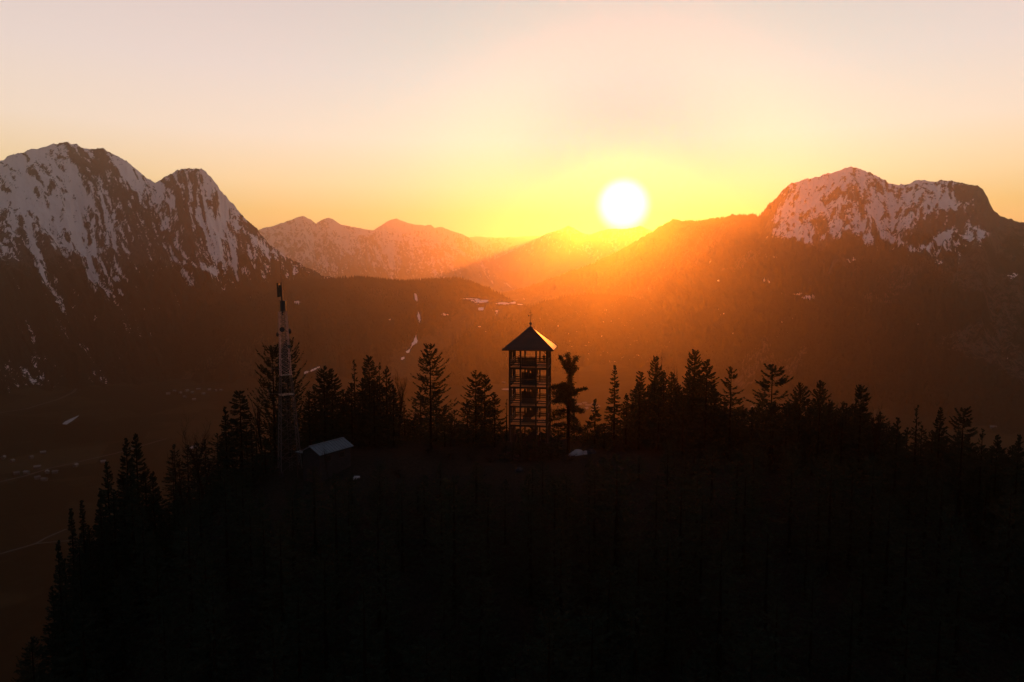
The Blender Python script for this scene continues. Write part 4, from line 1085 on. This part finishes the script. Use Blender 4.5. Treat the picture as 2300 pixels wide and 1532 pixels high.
# the fork-topped tree beside the tower
def fork_tree():
    px, D = 1278, 113; x, y = place(px, D); g = gz(x, y); H = at(px, 797, D).z - g
    root = empty("fork_topped_tree", (x, y, g)); tag(root, "broken fork-topped pine with tufted arms right of the tower", "tree", "trees along the summit skyline")
    u = D / F_PX
    zp = lambda py: at(px, py, D).z - g; xp = lambda p: (p - 1281) * u
    tr = MB(); tr.tube([(xp(1280), 0, -1), (xp(1280), 0, zp(940)), (xp(1282), 0, zp(880)), (xp(1283), 0, zp(830)), (xp(1279), 0, zp(800))], [.36, .3, .24, .15, .04], 8); tr.build("trunk", M_BARK, root)
    rs = np.random.RandomState(5); br = MB(); tris = []
    def limb(p0, p1, r, fol, n):
        a = np.array(p0); b = np.array(p1); br.tube([tuple(a), tuple((a + b) / 2 + np.array([0, 0, -.1])), tuple(b)], [r, r * .7, r * .3], 4)
        uu = rs.uniform(.15, 1.05, n)[:, None]; off = rs.normal(size=(n, 3)) * fol * .42
        p = a + (b - a) * uu + off * np.array([1, 1.1, .8])
        d = unit(rs.normal(size=(n, 3)) + np.array([0, 0, .25])) * (.22 + .3 * rs.rand(n))[:, None]
        w = unit(np.cross(d, rs.normal(size=(n, 3)))) * .07
        tris.append(np.stack([p - w, p + w, p + d], 1))
    P = lambda px_, py_, yy=0.0: (xp(px_), yy, zp(py_))
    limb(P(1282, 830), P(1260, 803, .3), .08, .5, 420); limb(P(1283, 825), P(1277, 797), .08, .5, 380); limb(P(1284, 828), P(1297, 802, -.3), .08, .45, 380)
    limb(P(1283, 845), P(1297, 826, .3), .07, .5, 260); limb(P(1283, 840), P(1268, 818, -.3), .07, .45, 260); limb(P(1283, 858), P(1284, 826), .1, .5, 420); limb(P(1283, 886), P(1283, 845), .1, .5, 420)
    for k in range(16):
        yy = rs.uniform(-2, 2); z_ = rs.uniform(862, 915); ex = rs.uniform(1240, 1300)
        limb(P(1282, z_ - 3), P(ex, z_ + rs.uniform(-6, 12), yy), .08, .68, 360)
    limb(P(1283, 878), P(1306, 877, .5), .08, .35, 220); limb(P(1304, 877, .5), P(1322, 874, .6), .05, .25, 160)
    for k in range(14):
        yy = rs.uniform(-2, 2); z_ = rs.uniform(912, 965); ex = rs.choice([rs.uniform(1230, 1265), rs.uniform(1290, 1312)])
        limb(P(1281, z_ - 8), P(ex, z_ + rs.uniform(0, 12), yy), .07, .55, 260)
    br.build("branches", M_BARK, root); tri_mesh("crown", np.concatenate(tris), M_NEEDLE2, root)
fork_tree()

# ------------------------------------------------------------------ the black wood on the near slope
def near_wood():
    rs = random.Random(21)
    protos = []
    specs = [dict(power=.75, lift=-.2, tip=.22), dict(power=.6, lift=-.3, tip=.15), dict(power=.5, lift=-.05, tip=.3, ragged=.45), dict(power=.85, lift=-.15, tip=.2), dict(power=.65, lift=-.25, tip=.25, sparse=.2)]
    for i, s in enumerate(specs):
        c = conifer_crown(15.0, 3.0 + .35 * (i % 3), seed=200 + i, sprays=18, gap=.5, **s)
        me = bpy.data.meshes.new("crown"); V = c.reshape(-1, 3); me.from_pydata(V.tolist(), [], np.arange(len(V)).reshape(-1, 3).tolist()); me.materials.append(M_NEEDLE)
        t = MB(); t.tube([(0, 0, -1.5), (0, 0, 7), (0, 0, 14.8)], [.3, .17, .02], 6)
        mt = bpy.data.meshes.new("trunk"); mt.from_pydata(t.v, [], t.f); mt.materials.append(M_BARK)
        protos.append((me, mt))
    pts = []
    n = 0
    while len(pts) < 290 and n < 12000:
        n += 1
        y = rs.uniform(44, 109); x = rs.uniform(-.80 * y - 8, .80 * y + 8)
        g = gz(x, y)
        if g < -75: continue
        px, py = project(np.array([[x, y, g]])); px, py = float(px[0]), float(py[0])
        if y > 99 and 560 < px < 1330: continue
        if y > 88 and 610 < px < 800: continue              # the clearing by hut and tower
        if any((x - a) ** 2 + (y - b) ** 2 < 9.5 for a, b in pts): continue
        # low enough not to stand in front of the skyline trees
        sky_y = np.interp(px, [0, 90, 140, 220, 300, 380, 480, 560, 640, 1000, 1330, 1500, 1800, 2000, 2300], [1500, 1290, 1200, 1150, 1080, 1120, 1060, 1045, 1050, 1035, 1030, 985, 985, 1020, 1050])
        h = rs.uniform(10, 17)
        top = at(px, sky_y + rs.uniform(0, 60), math.hypot(x, y)).z - g
        h = min(h, top)
        if h < 2.2: continue
        pts.append((x, y))
        k = rs.randrange(5); s = h / 15.0
        sp = empty("slope_conifer", (x, y, g), rs.uniform(0, 6.28)); w = max(s, .55) * rs.uniform(.85, 1.2); sp.scale = (w, w, s)
        tag(sp, "black conifer in the unlit wood on the near slope below the clearing", "tree", "conifers of the near slope")
        for nm, me in (("crown", protos[k][0]), ("trunk", protos[k][1])):
            o = bpy.data.objects.new(nm, me); COL.objects.link(o); o.parent = sp
near_wood()
k = 0
for px, py, D, w, lab in ((960, 1020, 106, 44, "bare shrub on the clearing below the big ragged conifer"), (1010, 1030, 105, 50, "bare shrub on the clearing left of the tower"), (1060, 1010, 108, 44, "bare shrub beneath the broad spruce left of the tower"),
                          (1105, 1015, 108, 40, "bare shrub just left of the tower's front footing"), (900, 1045, 100, 50, "bare shrub on the clearing right of the hut"), (1270, 1020, 106, 46, "bare shrub below the round snow mound"),
                          (735, 985, 97, 26, "small bare tree standing in front of the hut roof")):
    k += 1
    bare(px, py, D, w, lab, 40 + k, levels=3, up=.5, bend=.4, name="bare_shrub", group="bare shrubs on the clearing")

# ------------------------------------------------------------------ valley: roads, houses, snow
def on_valley(px, py, z=VALLEY):
    d = direction(px, py); k = (z - CAM_Z) / d.z
    return Vector((d.x * k, d.y * k, z))
M_ROAD = simple_mat("pale_wet_road", (0.045, 0.042, 0.038), 0.9, 0.2, 0.05)
def road(pts, w, label, lift):
    P = [on_valley(x, y, VALLEY + lift) for x, y in pts]; v = []; f = []
    for i, p in enumerate(P):
        d = (P[min(i + 1, len(P) - 1)] - P[max(i - 1, 0)]).normalized(); nn = Vector((-d.y, d.x, 0)) * w / 2
        v += [p + nn, p - nn]
    for i in range(len(P) - 1): f.append((2 * i, 2 * i + 1, 2 * i + 3, 2 * i + 2))
    tag(mesh_obj("road", v, f, M_ROAD), label, kind="structure")
road([(-60, 1262), (0, 1244), (80, 1221), (105, 1207), (150, 1188)], 5, "pale lane at the valley's lower left", .4)
road([(80, 1221), (130, 1216), (200, 1212)], 4, "side lane forking off the lower left lane", .5)
road([(-60, 1098), (0, 1082), (60, 1068), (110, 1052), (165, 1040), (260, 1018), (375, 985)], 8, "main valley road through the hamlet", .4)
road([(-60, 940), (0, 927), (60, 918), (130, 897), (163, 882), (172, 872), (210, 855), (260, 838), (300, 826)], 12, "long valley road below the left mountain", .4)
road([(2140, 905), (2200, 912), (2240, 925), (2250, 940), (2230, 955)], 9, "winding road in the right-hand valley", .4)
M_WALL = simple_mat("pale_house_wall", (0.06, 0.052, 0.048), 0.9, 0.2, 0.5)
M_HROOF = simple_mat("grey_house_roof", (0.04, 0.037, 0.037), 0.6, 0.3, 0.3)
M_SROOF = simple_mat("snow_dusted_roof", (0.085, 0.08, 0.083), 0.8, 0.2, 0.3)
def house(px, py, L, W, H, rz, roofm, label, group):
    p = on_valley(px, py)
    root = empty("valley_house", p, rz); tag(root, label, "house", group)
    w = MB(); w.add([(-L / 2, -W / 2, -.5), (L / 2, -W / 2, -.5), (L / 2, W / 2, -.5), (-L / 2, W / 2, -.5), (-L / 2, -W / 2, H), (L / 2, -W / 2, H), (L / 2, W / 2, H), (-L / 2, W / 2, H), (-L / 2, 0, H + W * .32), (L / 2, 0, H + W * .32)],
                    [(0, 1, 5, 4), (2, 3, 7, 6), (1, 2, 6, 9, 5), (3, 0, 4, 8, 7), (4, 5, 9, 8), (6, 7, 8, 9), (3, 2, 1, 0)]); w.build("wall", M_WALL, root)
    for s in (-1, 1):
        r = MB(); a = Vector((-L / 2 - .6, 0, H + W * .32 + .15)); b = Vector((-L / 2 - .6, s * (W / 2 + .7), H - .25)); e = Vector((L + 1.2, 0, 0)); u = Vector((0, 0, .25))
        r.add([a, a + e, b + e, b, a + u, a + e + u, b + e + u, b + u], [(0, 1, 2, 3), (7, 6, 5, 4), (0, 4, 5, 1), (1, 5, 6, 2), (2, 6, 7, 3), (3, 7, 4, 0)]); r.build("roof_slope", roofm, root)
    ch = MB(); ch.box((L * .2, .6, H + W * .34), (.9, .9, 1.6)); ch.build("chimney", M_WALL, root)
rs = random.Random(8)
for px, py, L, snowy, lab in ((37, 1066, 18, 0, "farmhouse at the left end of the hamlet by the main valley road"), (60, 1064, 20, 1, "second house from the left along the hamlet's road"), (84, 1052, 22, 1, "pale-roofed house standing back from the hamlet's road"),
        (106, 1063, 20, 1, "house right of the hamlet's road junction"), (124, 1063, 18, 0, "last house at the right end of the hamlet"), (84, 1076, 18, 0, "barn below the hamlet's road"), (100, 1080, 20, 0, "lowest house of the hamlet below the road"),
        (97, 1019, 20, 1, "lone pale-roofed house above the hamlet"), (8, 1030, 22, 1, "long-roofed house at the left edge above the hamlet"), (28, 1038, 14, 0, "small house right of the long-roofed one at the left edge"),
        (70, 1030, 14, 0, "small house midway above the hamlet"), (170, 1048, 16, 1, "solitary house right of the hamlet along the road"), (232, 1040, 18, 1, "house just left of the tall spruces at the wood's end")):
    house(px, py, L * .62, 8, 5, rs.uniform(0, 3), M_SROOF if snowy else M_HROOF, lab, "houses of the valley hamlet")
for px, py in ((378, 886), (392, 880), (405, 884), (420, 879), (432, 883), (446, 876), (457, 886), (470, 877), (484, 879), (497, 878), (436, 899), (415, 893)):
    house(px, py, rs.uniform(9, 16), 9, 5, rs.uniform(0, 3), M_SROOF, "tiny pale house in the far village left of the mast", "houses of the far left village")
for px, py in ((2170, 903), (2211, 895), (2224, 905), (2247, 912), (2266, 918), (2205, 922), (2206, 930), (2231, 963), (2248, 959), (2252, 960), (2165, 890)):
    house(px, py, rs.uniform(16, 24), 13, 6, rs.uniform(0, 3), M_SROOF if rs.random() < .6 else M_HROOF, "tiny pale house in the village at the right edge valley", "houses of the right village")
for px, py in ((1300, 912), (1312, 909), (1322, 914), (1334, 911), (1342, 917), (1316, 921), (1330, 925), (1690, 918), (1684, 955), (1120, 857), (1105, 853), (1092, 848), (1132, 862)):
    house(px, py, rs.uniform(16, 24), 13, 6, rs.uniform(0, 3), M_SROOF, "tiny pale house in the valley seen between the summit trees", "houses seen between the trees")
def snow_patch(pts, label):
    P = [on_valley(x, y, VALLEY + .9) for x, y in pts]; c = sum(P, Vector()) / len(P)
    R_ = []
    n = len(P)
    for i in range(n):
        for k in range(4):
            p = P[i].lerp(P[(i + 1) % n], k / 4); p = c + (p - c) * (1 + rs.uniform(-.1, .1)); R_.append(p)
    m = len(R_); v = R_ + [p - Vector((0, 0, 1.2)) for p in R_] + [c + Vector((0, 0, .3))]
    f = [(i, (i + 1) % m, 2 * m) for i in range(m)] + [(i, m + i, m + (i + 1) % m, (i + 1) % m) for i in range(m)]
    tag(mesh_obj("snow_patch", v, f, M_SNOW), label, "snow", "old snow in the valley")
snow_patch([(141, 953), (143, 948), (158, 941), (172, 935), (176, 934), (165, 943), (150, 953)], "bright strip of old snow beside the dark copse on the left valley floor")
snow_patch([(424, 1006), (432, 1002), (445, 1000), (444, 1004), (430, 1007)], "sliver of old snow behind the wide bare tree")
snow_patch([(1127, 873), (1143, 872.5), (1160, 874), (1160, 875.5), (1128, 875.5)], "thin level strip of old snow left of the tower's shaft")

# ------------------------------------------------------------------ air
def build_haze():
    x0, x1, y0, y1, z0, z1 = -31200, 31200, -7200, 33200, VALLEY - 20, 1630
    v = [(x, y, z) for x in (x0, x1) for y in (y0, y1) for z in (z0, z1)]
    f = [(0, 1, 3, 2), (4, 6, 7, 5), (0, 4, 5, 1), (2, 3, 7, 6), (0, 2, 6, 4), (1, 5, 7, 3)]
    m = bpy.data.materials.new("haze_air"); m.use_nodes = True
    nt = m.node_tree; nt.nodes.clear()
    out = nt.nodes.new("ShaderNodeOutputMaterial")
    pv = nt.nodes.new("ShaderNodeVolumePrincipled")
    pv.inputs["Color"].default_value = (0.98, 0.84, 0.62, 1)
    pv.inputs["Density"].default_value = HAZE_DENSITY
    pv.inputs["Anisotropy"].default_value = HAZE_G
    nt.links.new(pv.outputs[0], out.inputs["Volume"])
    try: m.cycles.homogeneous_volume = True
    except Exception: pass
    o = mesh_obj("haze", v, f, m)
    tag(o, "thin warm evening haze filling the valley air", kind="stuff")
build_haze()
